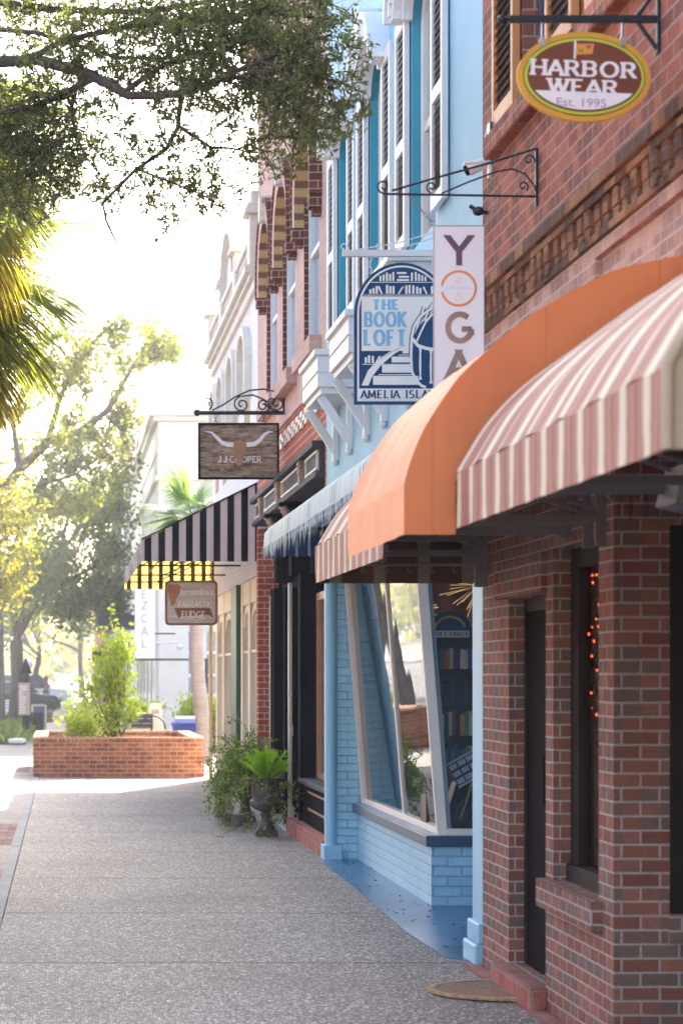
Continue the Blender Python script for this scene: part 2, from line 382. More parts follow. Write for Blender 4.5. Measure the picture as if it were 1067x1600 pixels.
M['awn_stripe']=fabric('awning_stripe',[(.30,(.74,.68,.52)),(.38,(.34,.15,.10)),(.50,(.46,.24,.17)),(.72,(.35,.14,.10)),(.84,(.46,.25,.18)),(1,(.36,.15,.105))],.25,1,.05,rough=.65,spec=.32)
M['awn_stripe_end']=fabric('awning_stripe_end',[(.28,(.20,.16,.11)),(1,(.08,.045,.035))],.25,0,.1)  # same striped cloth, its shaded inside put into darker colours
M['awn_cream']=fabric('awning_binding',[(1,(.50,.43,.31))],trans=.03)
M['awn_bw']=fabric('awning_black_white',[(.5,(.010,.010,.015)),(1,(.66,.60,.57))],.17,0,.05,spec=.05)
M['awn_bw_front']=fabric('awning_black_white_front',[(.5,(.012,.012,.018)),(1,(.70,.66,.62))],.17,1,.3)
M['awn_bw_far']=fabric('awning_black_white_glow',[(.42,(.012,.012,.015)),(1,(.80,.66,.38))],.17,0,.45,tcol=(1,.75,.3))  # warm sunlight through the white stripes put into their colour
M['awn_ice']=fabric('awning_pale_slats',[(.06,(.25,.36,.33)),(.50,(.80,.90,.86)),(.57,(.35,.48,.44)),(1,(.74,.86,.82))],.30,1,.2)
M['awn_ice_fringe']=fabric('awning_fringe',[(1,(.76,.90,.94))],trans=.3)
M['awn_blue']=fabric('awning_blue_stripe',[(.22,(.45,.5,.55)),(1,(.03,.08,.18))],.11,0,.08)
M['sign_white']=paint('sign_white',(.86,.86,.90),.5,.02,3,bump=.02)
M['sign_navy']=paint('sign_navy',(.022,.070,.17),.6,.08,6,bump=.02,spec=.15)
M['sign_cream']=paint('sign_cream',(.86,.85,.80),.5,.03,6,bump=.02)
M['sign_sky']=paint('sign_sky',(.22,.50,.74),.4,.05,6,bump=.02)
M['sign_plum']=paint('sign_plum',(.13,.075,.13),.4,.1,6,bump=.02)
M['sign_bronze']=paint('sign_bronze',(.27,.19,.165),.35,.35,9,bump=.02)
M['sign_orange']=paint('sign_orange',(.78,.28,.10),.5,.1,6,bump=.02)
M['sign_yellow']=paint('sign_yellow',(.66,.36,.03),.45,.06,6,bump=.02)
M['sign_lime']=paint('sign_lime',(.50,.62,.06),.45,.05,6,bump=.02)
M['sign_brown']=paint('sign_brown',(.17,.045,.018),.6,.08,6,bump=.02)
M['sign_lilac']=paint('sign_lilac',(.42,.30,.46),.5,.1,6,bump=.02)
M['sign_blue']=paint('sign_pale_blue',(.40,.56,.70),.5,.1,6,bump=.02)
M['planks']=woodmat('planks',(.10,.06,.042),(.58,.45,.36),(3,3,19),.75,(.07,.04,.03))
M['planks_grey']=woodmat('planks_grey',(.42,.37,.33),(.74,.68,.62),(3,3,30),.75)
M['fudge_brown']=paint('fudge_brown',(.22,.09,.055),.5,.15,6)
M['figure_orange']=paint('figure_orange',(.45,.19,.10),.6,.3,6)
M['urn']=paint('urn_iron',(.075,.068,.065),.6,.5,14,dirt=((.22,.17,.14),9,.55,.6))
M['bin_blue']=paint('bin_blue',(.010,.04,.24),.75,.1,4)
M['bulb']=emis('bulb_orange',(1.0,.13,.04),.7)
M['spark']=emis('spark_gold',(1.0,.66,.34),.14)
M['car_white']=paint('car_white',(.72,.73,.74),.2,.02,2)
M['car_dark']=paint('car_dark',(.03,.045,.04),.2,.05,2)
M['rubber']=paint('rubber',(.02,.02,.02),.8,.1,5)
M['mat_brown']=groundmat('mat_brown',[(0,(.22,.11,.06)),(.5,(.36,.20,.11)),(1,(.46,.30,.17))],(.2,.11,.07),70)
M['mat_edge']=paint('mat_edge',(.42,.29,.16),.9,.3,30)
M['red_cloth']=paint('red_cloth',(.45,.06,.06),.8,.1,3)
M['louver_gap_shade']=paint('louver_gap_shade',(.10,.085,.075),.9,.1,3)  # dark colour standing in for the shade between louvres
M['plaza']=groundmat('plaza',[(0,(.42,.39,.35)),(1,(.56,.52,.47))],(.4,.37,.33),40)
# ------------------------------------------------------------------ lettering (own stroke alphabet)
_A=lambda cx,cy,rx,ry,a0,a1:('A',cx,cy,rx,ry,a0,a1)
_L=lambda *p:('L',)+p
GL={ # width, strokes
'A':(.78,[_L(0,0,.39,1),_L(.78,0,.39,1),_L(.14,.32,.64,.32)]),
'B':(.62,[_L(0,0,0,1),_L(0,1,.32,1),_A(.32,.76,.24,.24,90,-90),_L(0,.52,.32,.52),_A(.32,.26,.28,.26,90,-90),_L(0,0,.32,0)]),
'C':(.72,[_A(.40,.5,.40,.5,50,310)]),
'D':(.70,[_L(0,0,0,1),_L(0,1,.28,1),_A(.28,.5,.40,.5,90,-90),_L(0,0,.28,0)]),
'E':(.52,[_L(0,0,0,1),_L(0,1,.5,1),_L(0,.52,.42,.52),_L(0,0,.5,0)]),
'F':(.50,[_L(0,0,0,1),_L(0,1,.5,1),_L(0,.52,.42,.52)]),
'G':(.78,[_A(.42,.5,.42,.5,48,350),_L(.84,.44,.48,.44),_L(.82,.44,.82,.2)]),
'H':(.66,[_L(0,0,0,1),_L(.66,0,.66,1),_L(0,.5,.66,.5)]),
'I':(.06,[_L(.03,0,.03,1)]),
'J':(.40,[_L(.38,1,.38,.25),_A(.19,.25,.19,.25,0,-170)]),
'K':(.64,[_L(0,0,0,1),_L(.05,.45,.6,1),_L(.18,.56,.64,0)]),
'L':(.50,[_L(0,0,0,1),_L(0,0,.5,0)]),
'M':(.88,[_L(.02,0,.06,1),_L(.06,1,.44,.15),_L(.44,.15,.82,1),_L(.82,1,.86,0)]),
'N':(.70,[_L(0,0,0,1),_L(0,1,.7,0),_L(.7,0,.7,1)]),
'O':(.86,[_A(.43,.5,.43,.5,0,360)]),
'P':(.58,[_L(0,0,0,1),_L(0,1,.3,1),_A(.3,.73,.27,.27,90,-90),_L(0,.46,.3,.46)]),
'R':(.64,[_L(0,0,0,1),_L(0,1,.3,1),_A(.3,.75,.26,.25,90,-90),_L(0,.5,.3,.5),_L(.30,.5,.64,0)]),
'S':(.54,[_A(.27,.75,.24,.25,40,270),_A(.27,.25,.26,.25,90,-140)]),
'T':(.66,[_L(.33,0,.33,1),_L(0,1,.66,1)]),
'U':(.66,[_L(0,1,0,.3),_A(.33,.3,.33,.3,180,360),_L(.66,.3,.66,1)]),
'W':(1.04,[_L(0,1,.27,0),_L(.27,0,.52,.95),_L(.52,.95,.77,0),_L(.77,0,1.04,1)]),
'Y':(.72,[_L(0,1,.36,.45),_L(.72,1,.36,.45),_L(.36,.48,.36,0)]),
'Z':(.62,[_L(.02,1,.6,1),_L(.6,1,.02,0),_L(.02,0,.62,0)]),
' ':(.35,[])}
def stroke_text(mb,s,x0,x1,z0,h,Y,wv=.16,wh=None,serif=0,gap=.18,m=0,dep=.003,side=-1):
    """capital letters filling x0..x1 with foot at z0 and height h, on the plane y=Y, proud of it towards -y"""
    wh=wv if wh is None else wh
    pad=wv/2
    kn=[gap*(.0 if 'A' in s[i:i+2] else 1) for i in range(len(s)-1)]+[0]; tot=sum(GL[c][0]+wv for c in s)+sum(kn)
    sx=(x1-x0)/tot; x=pad; k=0
    for ci_,c in enumerate(s):
        w,st=GL[c]
        for q in st:
            k+=1; yy=Y-dep-.0002*(k%9)
            if q[0]=='L':
                pts=[(q[1],q[2]),(q[3],q[4])]
                pts=[(a,wh/2+b*(1-wh)) for a,b in pts]
            else:
                _,cx,cy,rx,ry,a0,a1=q; n=max(6,int(abs(a1-a0)/14))
                pts=[(cx+rx*math.cos(R(a0+(a1-a0)*i/n)),wh/2+(cy+ry*math.sin(R(a0+(a1-a0)*i/n)))*(1-wh)) for i in range(n+1)]
            Lp=[];Rp=[]
            for i,(a,b) in enumerate(pts):
                a2,b2=pts[min(i+1,len(pts)-1)]; a1_,b1_=pts[max(i-1,0)]
                dx,dy=a2-a1_,b2-b1_; L=math.hypot(dx,dy) or 1; dx/=L; dy/=L
                t=(wh+(wv-wh)*abs(dy))/2
                if q[0]=='L' and abs(dy)<.1:
                    pass
                Lp.append((a-dy*t,b+dx*t)); Rp.append((a+dy*t,b-dx*t))
            if q[0]=='L' and abs(pts[1][1]-pts[0][1])>.3:   # cut slanted strokes flush with foot and head
                def cl(p): return (p[0],min(1,max(0,p[1])))
                ext=[]
                for i,(a,b) in enumerate(pts):
                    o=pts[1-i]; dx,dy=a-o[0],b-o[1]; L=math.hypot(dx,dy); e=.5*wh
                    ext.append((a+dx/L*e if b<.1+wh or b>.9-wh else a, b+dy/L*e if b<.1+wh or b>.9-wh else b))
                (a,b),(a2,b2)=ext; dx,dy=a2-a,b2-b; L=math.hypot(dx,dy); hw=(wh+(wv-wh)*abs(dy/L))/2*L/abs(dy)
                Lp=[(a-hw,b),(a2-hw,b2)]; Rp=[(a+hw,b),(a2+hw,b2)]
            T=lambda p:(x0+(x+p[0])*sx, yy, z0+p[1]*h)
            n=len(Lp); vs=[T(p) for p in Lp]+[T(p) for p in Rp]; vb=[(v[0],Y-.0001,v[2]) for v in vs]
            fs=[(i,i+1,n+i+1,n+i) for i in range(n-1)]
            fs+=[(i,i+1,2*n+i+1,2*n+i) for i in range(n-1)]+[(n+i,n+i+1,3*n+i+1,3*n+i) for i in range(n-1)]
            mb.add(vs+vb,fs,m)
            if serif and q[0]=='L' and abs(q[4]-q[2])>.5:
                for (a,b) in pts:
                    if b<.12+wh/2 or b>.88-wh/2:
                        if c in 'AMN' and b>.5: continue
                        if c in 'WN' and b<.5: continue
                        zb=0 if b<.5 else 1-wh
                        mb.box(x0+(x+a-wv/2-serif)*sx,x0+(x+a+wv/2+serif)*sx,yy-.0001,Y-.0001,z0+zb*h,z0+(zb+wh)*h,m)
        x+=w+wv+kn[ci_]
def font_text(mb,s,x0,x1,z0,h,Y,m=0,bold=.0,dep=.003,shear=0):
    cu=bpy.data.curves.new('tmp','FONT'); cu.body=s; cu.size=1; cu.offset=bold; cu.shear=shear; cu.resolution_u=3
    to=bpy.data.objects.new('tmp',cu); COL.objects.link(to)
    bpy.context.view_layer.update()
    me=bpy.data.meshes.new_from_object(to.evaluated_get(bpy.context.evaluated_depsgraph_get()))
    vs=[v.co.copy() for v in me.vertices]; fs=[tuple(p.vertices) for p in me.polygons]
    bpy.data.objects.remove(to); bpy.data.meshes.remove(me)
    xa=min(v.x for v in vs); xb=max(v.x for v in vs); za=min(v.y for v in vs); zb=max(v.y for v in vs)
    mb.add([(x0+(v.x-xa)/(xb-xa)*(x1-x0),Y-dep,z0+(v.y-za)/(zb-za)*h) for v in vs],fs,m)
def disc(mb,cx,cz,rx,rz,y0,y1,m=0,n=48,a0=0,a1=360,inner=None):
    """ellipse plate (or ring/arc band) between y0 (front) and y1"""
    full=abs(a1-a0)>=360; k=n if full else n+1
    an=[R(a0+(a1-a0)*i/n) for i in range(k)]
    o=[(cx+rx*math.cos(a),cz+rz*math.sin(a)) for a in an]
    if inner is None:
        mb.prism(o,'y',y1,y0,m)
    else:
        ii=[(cx+inner[0]*math.cos(a),cz+inner[1]*math.sin(a)) for a in an]
        vs=[(p[0],y0,p[1]) for p in o]+[(p[0],y0,p[1]) for p in ii]+[(p[0],y1,p[1]) for p in o]+[(p[0],y1,p[1]) for p in ii]
        fs=[]
        for i in range(k if full else k-1):
            j=(i+1)%k; fs+=[(i,j,k+j,k+i),(i,j,2*k+j,2*k+i),(k+i,k+j,3*k+j,3*k+i),(2*k+i,2*k+j,3*k+j,3*k+i)]
        mb.add(vs,fs,m)
def spiral(c,r0,turns,a0,dirn=1,n=26,shrink=.18,Y=None):
    """points of a scroll in the x-z plane, starting on the outside at angle a0"""
    out=[]
    for i in range(n+1):
        t=i/n; r=r0*(1-t*(1-shrink)); a=R(a0)+dirn*turns*2*math.pi*t
        out.append((c[0]+r*math.cos(a),Y,c[1]+r*math.sin(a)))
    return out

# ------------------------------------------------------------------ walls
W=2.37
def wall_x(mb,X,y0,y1,z0,z1,ops=(),dep=.12,m=0,mr=None,arch_m=None):
    """wall face looking towards -x with openings (ya,yb,za,zb,rise); reveals run to X+dep"""
    mr=m if mr is None else mr; arch_m=mr if arch_m is None else arch_m
    ys=sorted({y0,y1,*[o[0] for o in ops],*[o[1] for o in ops]})
    zs=sorted({z0,z1,*[o[2] for o in ops],*[o[3]+(o[4] if len(o)>4 else 0) for o in ops]})
    for i in range(len(ys)-1):
        for j in range(len(zs)-1):
            cy,cz=(ys[i]+ys[i+1])/2,(zs[j]+zs[j+1])/2
            if any(o[0]<cy<o[1] and o[2]<cz<o[3]+(o[4] if len(o)>4 else 0) for o in ops): continue
            mb.quad((X,ys[i],zs[j]),(X,ys[i],zs[j+1]),(X,ys[i+1],zs[j+1]),(X,ys[i+1],zs[j]),m)
    for o in ops:
        a,b,c,d=o[:4]; rise=o[4] if len(o)>4 else 0
        mb.quad((X,a,c),(X+dep,a,c),(X+dep,a,d),(X,a,d),mr); mb.quad((X,b,c),(X,b,d),(X+dep,b,d),(X+dep,b,c),mr)
        mb.quad((X,a,c),(X,b,c),(X+dep,b,c),(X+dep,a,c),mr)
        if not rise: mb.quad((X,a,d),(X+dep,a,d),(X+dep,b,d),(X,b,d),mr)
        else:
            n=14; cy=(a+b)/2; hw=(b-a)/2
            arc=[(cy-hw*math.cos(math.pi*i/n),d+rise*math.sin(math.pi*i/n)) for i in range(n+1)]
            for i in range(n):
                (ya,za),(yb,zb)=arc[i],arc[i+1]
                mb.quad((X,ya,za),(X,ya,d+rise),(X,yb,d+rise),(X,yb,zb),m)
                mb.quad((X,ya,za),(X,yb,zb),(X+dep,yb,zb),(X+dep,ya,za),arch_m)
def shell(name,root,X,y0,y1,z1,mats,xb=14,z0=0,roof=True):
    e=.004
    b=MB(); b.quad((X,y0+e,z0),(xb,y0+e,z0),(xb,y0+e,z1),(X,y0+e,z1)); b.quad((X,y1-e,z0),(X,y1-e,z1),(xb,y1-e,z1),(xb,y1-e,z0))
    b.quad((xb,y0+e,z0),(xb,y1-e,z0),(xb,y1-e,z1),(xb,y0+e,z1)); obj('side_wall',b,mats,root)
    if roof: r=MB(); r.box(X+.02,xb,y0+.02,y1-.02,z1-.35,z1-.2); obj('roof',r,M['roof'],root)
    fl=MB(); fl.box(X+.3,xb-.05,y0+.03,y1-.03,3.0,3.25); obj('upper_floor',fl,M['dark_room'],root)

def arch_pts(cy,hw,z,rise,n=14): return [(cy-hw*math.cos(math.pi*i/n),z+rise*math.sin(math.pi*i/n)) for i in range(n+1)]
def arch_band(mb,X0,X1,cy,hw,z,rise,w,wz=None,m=0,n=16,leg=0,mi=None):
    """arched moulding of width w round an arch, from x X0 (front) to X1"""
    wz=wz or w; a=arch_pts(cy,hw,z,rise,n); o=arch_pts(cy,hw+w,z,rise+wz,n)
    if leg: a=[(a[0][0],z-leg)]+a+[(a[-1][0],z-leg)]; o=[(o[0][0],z-leg)]+o+[(o[-1][0],z-leg)]
    for i in range(len(a)-1):
        q=[a[i],a[i+1],o[i+1],o[i]]
        vs=[(X0,y,zz) for y,zz in q]+[(X1,y,zz) for y,zz in q]
        fs=[(0,1,2,3),(0,4,5,1),(2,6,7,3)]
        if i==0: fs.append((0,3,7,4))
        if i==len(a)-2: fs.append((1,5,6,2))
        mb.add(vs,fs,m)
        if mi is not None: mb.m[-len(fs)+1]=mi

# ================================================================== THE SETTING
g=MB(); g.quad((-700,-60,-.16),(900,-60,-.16),(900,1500,-.16),(-700,1500,-.16)); obj('ground',g,M['grass'],kind='structure')
g=MB(); g.box(-.42,3.0,-6,39.5,-.155,0)
obj('sidewalk',g,M['sidewalk'],kind='structure')
g=MB(); g.box(-3.2,13,39.5,260,-.155,-.003); obj('far_sidewalk',g,M['sidewalk_far'],kind='structure')
g=MB()
for a,b,mm in ((-6,20.2,0),(20.2,23.2,1),(23.2,26.5,0),(26.5,39.5,1)):
    g.box(-3.2,-.525,a+.004,b,-.155,-.006 if mm else -.004,mm)
obj('brick_verge',g,[M['brick_pavers'],M['aggregate']],kind='structure')
g=MB(); g.box(-3.2,-.62,40.6,47.5,-.01,.001); obj('brick_crossing',g,M['brick_pavers'],kind='structure')
g=MB(); random.seed(4); y=-5.
while y<39:
    L=random.uniform(.7,1.5); g.box(-.522,-.424,y,y+L-.012,-.1,.005+random.uniform(0,.004)); y+=L
obj('kerb_strip',g,M['granite'],kind='structure',bevel=.004)
g=MB(); g.box(-13,-3.4,-60,600,-.158,-.13); obj('road',g,M['asphalt'],kind='structure')
g=MB(); g.box(-3.4,-3.2,-60,600,-.155,.0); obj('road_kerb',g,M['granite'],kind='structure')
g=MB(); g.box(-18,-13,-60,600,-.155,0); obj('opposite_sidewalk',g,M['sidewalk_far'],kind='structure')
g=MB(); g.prism([(2.262,-4),(2.262,13.5),(2.36,13.5),(2.36,-4)],'z',0.001,.006); obj('brick_edging',g,M['brick_paving_red'],kind='structure')
g=MB(); g.prism([(2.225,13.86),(2.19,15.2),(2.24,18),(2.27,20.95),(2.42,21.24),(2.99,21.24),(2.99,13.6),(2.37,13.6)],'z',.001,.006)
obj('painted_floor',g,M['blue_floor'],kind='structure')
g=MB(); g.box(-13,14,-22,-6.02,-.14,-.004); obj('plaza',g,M['plaza'],kind='structure')  # unseen pale paving added behind the viewer to bounce sunlight
g=MB(); g.box(2.99,6,13.5,16.96,-.1,.006);g.box(2.6,6,5,10.2,-.1,.007); obj('doorway_floor',g,[M['blue_floor']],kind='structure')

# ================================================================== BUILDING 1 : brick with awnings
B1=thing('brick_building',(W,0,0),'nearest building, brown brick with striped and orange awnings and orange shutters upstairs','building')
w=MB()
wall_x(w,W,10.24,13.45,0,2.62,[(11.69,12.66,.115,2.06),(10.53,11.51,.66,2.27)],.085)
w.quad((W+.241,10.24,0),(W,10.24,0),(W,10.24,2.62),(W+.241,10.24,2.62))        # pier face towards the entry
w.quad((W,13.45,0),(W+.3,13.45,0),(W+.3,13.45,2.62),(W,13.45,2.62))
obj('wall',w,M['brick_new'],B1)
w=MB(); w.box(W,W+.3,-3,6.5,0,2.62); w.box(W+.242,4.2,10.24,10.5,0,.62); w.box(W+.242,4.2,10.242,10.5,2.30,2.62); w.box(3.4,4.2,10.243,10.5,.62,2.3)
w.box(4.2,4.4,6.5,10.5,0,2.62)
obj('entry_wall',w,M['brick_new'],B1)
w=MB(); w.box(W+.15,4.3,6.5,10.2,2.62,2.8); obj('entry_ceiling',w,M['frame_dark'],B1)
# soldier courses, lintels and sills
w=MB()
def soldiers(mb,y0,y1,z0,z1,X0,X1):
    y=y0
    while y<y1-.03: mb.box(X0,X1,y+.004,min(y+.064,y1),z0,z1); y+=.0675
soldiers(w,11.66,12.95,2.065,2.26,W-.03,W+.02); obj('door_lintel',w,M['brick_new'],B1,bevel=.003)
w=MB(); soldiers(w,10.45,11.68,.52,.655,W-.055,W+.06); obj('window_sill',w,M['brick_new'],B1,bevel=.003)
w=MB(); soldiers(w,10.25,13.44,2.42,2.615,W-.012,W+.02)
x=W+.01
while x<2.95: w.box(x,x+.06,10.228,10.26,2.32,2.5); x+=.0675
obj('soldier_course',w,M['brick_new'],B1,bevel=.003)
d=MB(); d.box(W+.09,W+.13,11.70,12.65,.115,2.05); dr=obj('door',d,M['door_black'],B1,bevel=.004)
d=MB(); d.box(W+.08,W+.15,12.59,12.655,.115,2.055); d.box(W+.08,W+.15,11.695,11.75,.115,2.055); d.box(W+.081,W+.15,11.75,12.59,1.99,2.055); obj('door_frame',d,M['frame_dark'],dr)
d=MB(); d.tube([(W+.02,11.85,1.0),(W+.02,11.85,1.25)],.012); obj('handle',d,M['frame_dark'],dr)
s=MB(); s.box(2.285,W,11.66,12.72,0,.113); obj('door_step',s,M['brick_paving_red'],B1,bevel=.008)
# street window
fr=MB()
fr.box(W+.086,W+.15,11.35,11.505,.665,2.265); fr.box(W+.086,W+.15,10.535,10.6,.665,2.265); fr.box(W+.087,W+.15,10.6,11.35,2.17,2.265); fr.box(W+.06,W+.15,10.54,11.5,.655,.74)
wf=obj('window',fr,M['frame_dark'],B1,bevel=.003)
p=MB(); p.quad((W+.125,10.6,.74),(W+.125,10.6,2.17),(W+.125,11.35,2.17),(W+.125,11.35,.74)); obj('pane',p,M['glass'],wf)
# interior
r=MB(); r.quad((2.5,11.62,.3),(4.6,11.62,.3),(4.6,11.62,2.6),(2.5,11.62,2.6)); r.quad((4.1,10.5,.3),(4.1,11.62,.3),(4.1,11.62,2.6),(4.1,10.5,2.6)); r.quad((2.45,10.5,2.5),(4.6,10.5,2.5),(4.6,11.62,2.5),(2.45,11.62,2.5)); r.quad((2.45,10.5,.3),(2.45,11.62,.3),(4.6,11.62,.3),(4.6,10.5,.3))
obj('interior_wall',r,M['curtain_tan'],B1)
# entry window facing the camera
fr=MB(); fr.box(2.612,2.70,10.235,10.33,.62,2.30); fr.box(3.32,3.40,10.235,10.33,.62,2.30); fr.box(2.70,3.32,10.236,10.33,2.2,2.30); fr.box(2.70,3.32,10.236,10.33,.62,.70)
wf=obj('window',fr,M['frame_dark'],B1,bevel=.003)
p=MB(); p.quad((2.70,10.29,.7),(3.32,10.29,.7),(3.32,10.29,2.2),(2.70,10.29,2.2)); obj('pane',p,M['glass'],wf)
s=MB(); x=2.60
while x<3.4: s.box(x,x+.06,10.19,10.26,.5,.615); x+=.0675
obj('window_sill',s,M['brick_new'],B1,bevel=.003)
# upper walls
w=MB()
w.box(W,W+.3,-3,13.45,2.625,3.42)
w.box(W+.03,W+.3,-3,10.6,3.42,3.52); w.box(W,W+.3,10.6,13.45,3.42,3.58); w.box(W,W+.3,-3,10.6,3.52,3.58)
obj('middle_wall',w,M['brick_new_pale'],B1)
w=MB(); w.box(W-.02,W+.3,-3,13.45,3.58,3.62)
w.box(W-.06,W+.3,-3,13.45,3.78,3.85); w.box(W-.04,W+.3,-3,13.45,3.74,3.78)
y=5.0; random.seed(3)
while y<13.4:
    q=random.uniform(-.008,.008)
    w.box(W-.030+q,W+.1,y,y+.10,3.66,3.745); w.box(W-.022+q,W+.1,y+.01,y+.115,3.60,3.665)
    y+=.175
w.box(W,W+.3,-3,13.45,3.62,3.74)
for zz in (3.625,): pass
obj('cornice',w,M['brick_corbel'],B1,bevel=.006)
w=MB(); wins=[(11.5,12.28,4.62,6.6),(9.2,9.98,4.62,6.6)]
wall_x(w,W,-3,13.45,3.85,10.2,wins,.14)
w.box(W-.001,W+.02,-3,13.45,10.2,10.3)
obj('upper_wall',w,M['brick_old'],B1)
for a,b,c,d in wins:
    f=MB(); f.box(W+.08,W+.14,a,a+.07,c,d); f.box(W+.08,W+.14,b-.07,b,c,d); f.box(W+.081,W+.14,a+.07,b-.07,c,c+.07); f.box(W+.07,W+.12,(a+b)/2-.02,(a+b)/2+.02,c,d)
    wf=obj('window',f,M['navy'],B1,bevel=.003); p=MB(); p.quad((W+.11,a,c),(W+.11,a,d),(W+.11,b,d),(W+.11,b,c)); obj('pane',p,M['pane'],wf)
    s=MB()
    yy=a-.65
    while yy<b+.6: s.box(W-.07,W+.05,yy,yy+.21,c-.13,c-.015); yy+=.22
    obj('window_sill',s,M['brick_old'],B1,bevel=.006)
    for ya,yb in ((b+.02,b+.62),(a-.62,a-.02)):
        f=MB(); t=.055
        f.box(W-.05,W-.008,ya,ya+t,c,d); f.box(W-.05,W-.008,yb-t,yb,c,d)
        for zz in (c,c+.85,d-.09): f.box(W-.049,W-.009,ya+t,yb-t,zz,zz+.09)
        sh=obj('shutter',f,M['orange_wood'],B1,bevel=.004)
        l=MB(); zz=c+.11
        while zz<d-.1:
            if not(c+.82<zz<c+.95): l.obox((W-.036,(ya+yb)/2,zz),(.009,0,.012),(0,(yb-ya)/2-t,0),(.002,0,.0025))
            zz+=.05
        l.box(W-.0265,W-.012,ya+t,yb-t,c+.02,d-.02,1)  # dark sheet behind the slats, painted shade for their gaps
        obj('louvers',l,[M['orange_slat'],M['louver_gap_shade']],sh)
shell('shell',B1,W+.3,-3,13.45,10.3,M['brick_old'])

# ---- awnings
def barrel(name,prof,y0,y1,zb,mat_front,mat_end,label,bind=None,group=None,ends=(1,1),under=None,ribs=0):
    """curved awning; prof = [(x,z)...] from the valance top up to the wall, zb = valance hem"""
    root=thing(name,(W,(y0+y1)/2,zb),label,'awning',group)
    # smooth profile by sampling a Catmull-Rom through prof
    pp=[(2*prof[0][0]-prof[1][0],2*prof[0][1]-prof[1][1])]+prof+[(2*prof[-1][0]-prof[-2][0],2*prof[-1][1]-prof[-2][1])]
    fine=[]
    for i in range(1,len(pp)-2):
        for k in range(5):
            t=k/5; a,b,c,d=pp[i-1],pp[i],pp[i+1],pp[i+2]
            fine.append(tuple(.5*((2*b[j])+(-a[j]+c[j])*t+(2*a[j]-5*b[j]+4*c[j]-d[j])*t*t+(-a[j]+3*b[j]-3*c[j]+d[j])*t**3) for j in (0,1)))
    fine.append(prof[-1])
    mb=MB(); ny=max(12,int((y1-y0)/.12)); vs=[]
    for (x,z) in fine:
        for k in range(ny+1):
            y=y0+(y1-y0)*k/ny; sag=.006*math.sin(k*1.7)+(.010*abs(math.sin(math.pi*k*ribs/ny)) if ribs else 0)
            vs.append((x+sag*.6,y,z-sag))
    n=ny+1
    mb.add(vs,[(i*n+k,i*n+k+1,(i+1)*n+k+1,(i+1)*n+k) for i in range(len(fine)-1) for k in range(ny)],0,True)
    obj('canopy',mb,mat_front,root)
    v=MB(); vs=[]; x,z=fine[0]
    for j in range(4):
        for k in range(ny+1):
            y=y0+(y1-y0)*k/ny; vs.append((x+.004*math.sin(k*2.1+j)*(j/3)+.0,y,z-(z-zb)*j/3))
    v.add(vs,[(i*n+k,(i+1)*n+k,(i+1)*n+k+1,i*n+k+1) for i in range(3) for k in range(ny)],0,True)
    obj('valance',v,mat_front,root)
    for yy,on in ((y0,ends[0]),(y1,ends[1])):
        if not on: continue
        e=MB(); poly=[(fine[0][0],zb)]+fine+[(W,zb)]
        yo=.002 if yy==y0 else -.002
        # fan of strips from the hem so that the panel stays clean
        for i in range(len(fine)-1):
            (xa,za),(xb,zb2)=fine[i],fine[i+1]
            la=lb=zb
            if under and yy==y0:
                la=zb if xa<1.425 else float(np.interp(xa,[p_[0] for p_ in under],[p_[1] for p_ in under]))-.05
                lb=zb if xb<1.425 else float(np.interp(xb,[p_[0] for p_ in under],[p_[1] for p_ in under]))-.05
                if xa<1.425<=xb: lb=zb
            e.quad((xa,yy+yo,la),(xb,yy+yo,lb),(xb,yy+yo,zb2),(xa,yy+yo,za))
        xa,za=fine[-1]
        if xa<W-.001 and not (under and yy==y0): e.quad((xa,yy+yo,zb),(W,yy+yo,zb),(W,yy+yo,za),(xa,yy+yo,za))
        obj('end_panel',e,mat_end,root)
    if bind:
        b=MB(); b.tube([(fine[0][0],y0,zb)]+[(x,y0,z) for x,z in fine],.016,6); obj('piping',b,bind,root)
    f=MB()
    for yy in (y0+.05,y1-.05):
        f.beam((fine[0][0]+.02,yy,zb+.17),(W,yy,zb+.17),.035,.035); f.beam((W-.02,yy,zb+.05),(W-.02,yy,min(zb+.75,fine[-1][1])),.03,.05)
        f.tube([(fine[len(fine)//3][0]+.03,yy,fine[len(fine)//3][1]-.03),(W-.02,yy,zb+.2)],.012,6)
    f.beam((fine[0][0]+.02,y0+.05,zb+.05),(fine[0][0]+.02,y1-.05,zb+.05),.03,.03)
    f.beam((fine[0][0]+.02,y0+.05,fine[0][1]-.03),(fine[0][0]+.02,y1-.05,fine[0][1]-.03),.025,.025)
    obj('frame',f,M['canvas_grey'],root)
    return root
prof_s=[(1.420,2.384),(1.452,2.44),(1.516,2.543),(1.605,2.645),(1.708,2.734),(1.835,2.824),(1.988,2.935),(2.103,3.015),(2.24,3.09),(2.36,3.14)]
prof_o=[(1.247,2.357),(1.267,2.43),(1.319,2.556),(1.41,2.699),(1.487,2.79),(1.669,2.946),(1.798,3.029),(1.928,3.10),(2.058,3.154),(2.275,3.20),(2.36,3.21)]
A1=barrel('striped_awning',prof_s,5.59,8.59,2.185,M['awn_stripe'],M['awn_cream'],'striped red and cream curved awning nearest the viewer, in front of the orange one','awn' and M['awn_cream'],group='curved awnings on the brick building',ends=(1,0))
A2=barrel('orange_awning',prof_o,8.72,10.45,2.17,M['awn_orange'],M['awn_orange'],'plain orange curved awning between the two striped ones',group='curved awnings on the brick building',ends=(1,0),ribs=3,under=prof_s)
A3=barrel('striped_awning',prof_s,10.6,13.45,2.175,M['awn_stripe'],M['awn_stripe_end'],'far striped red and cream curved awning partly behind the orange one',group='curved awnings on the brick building',ends=(0,1))
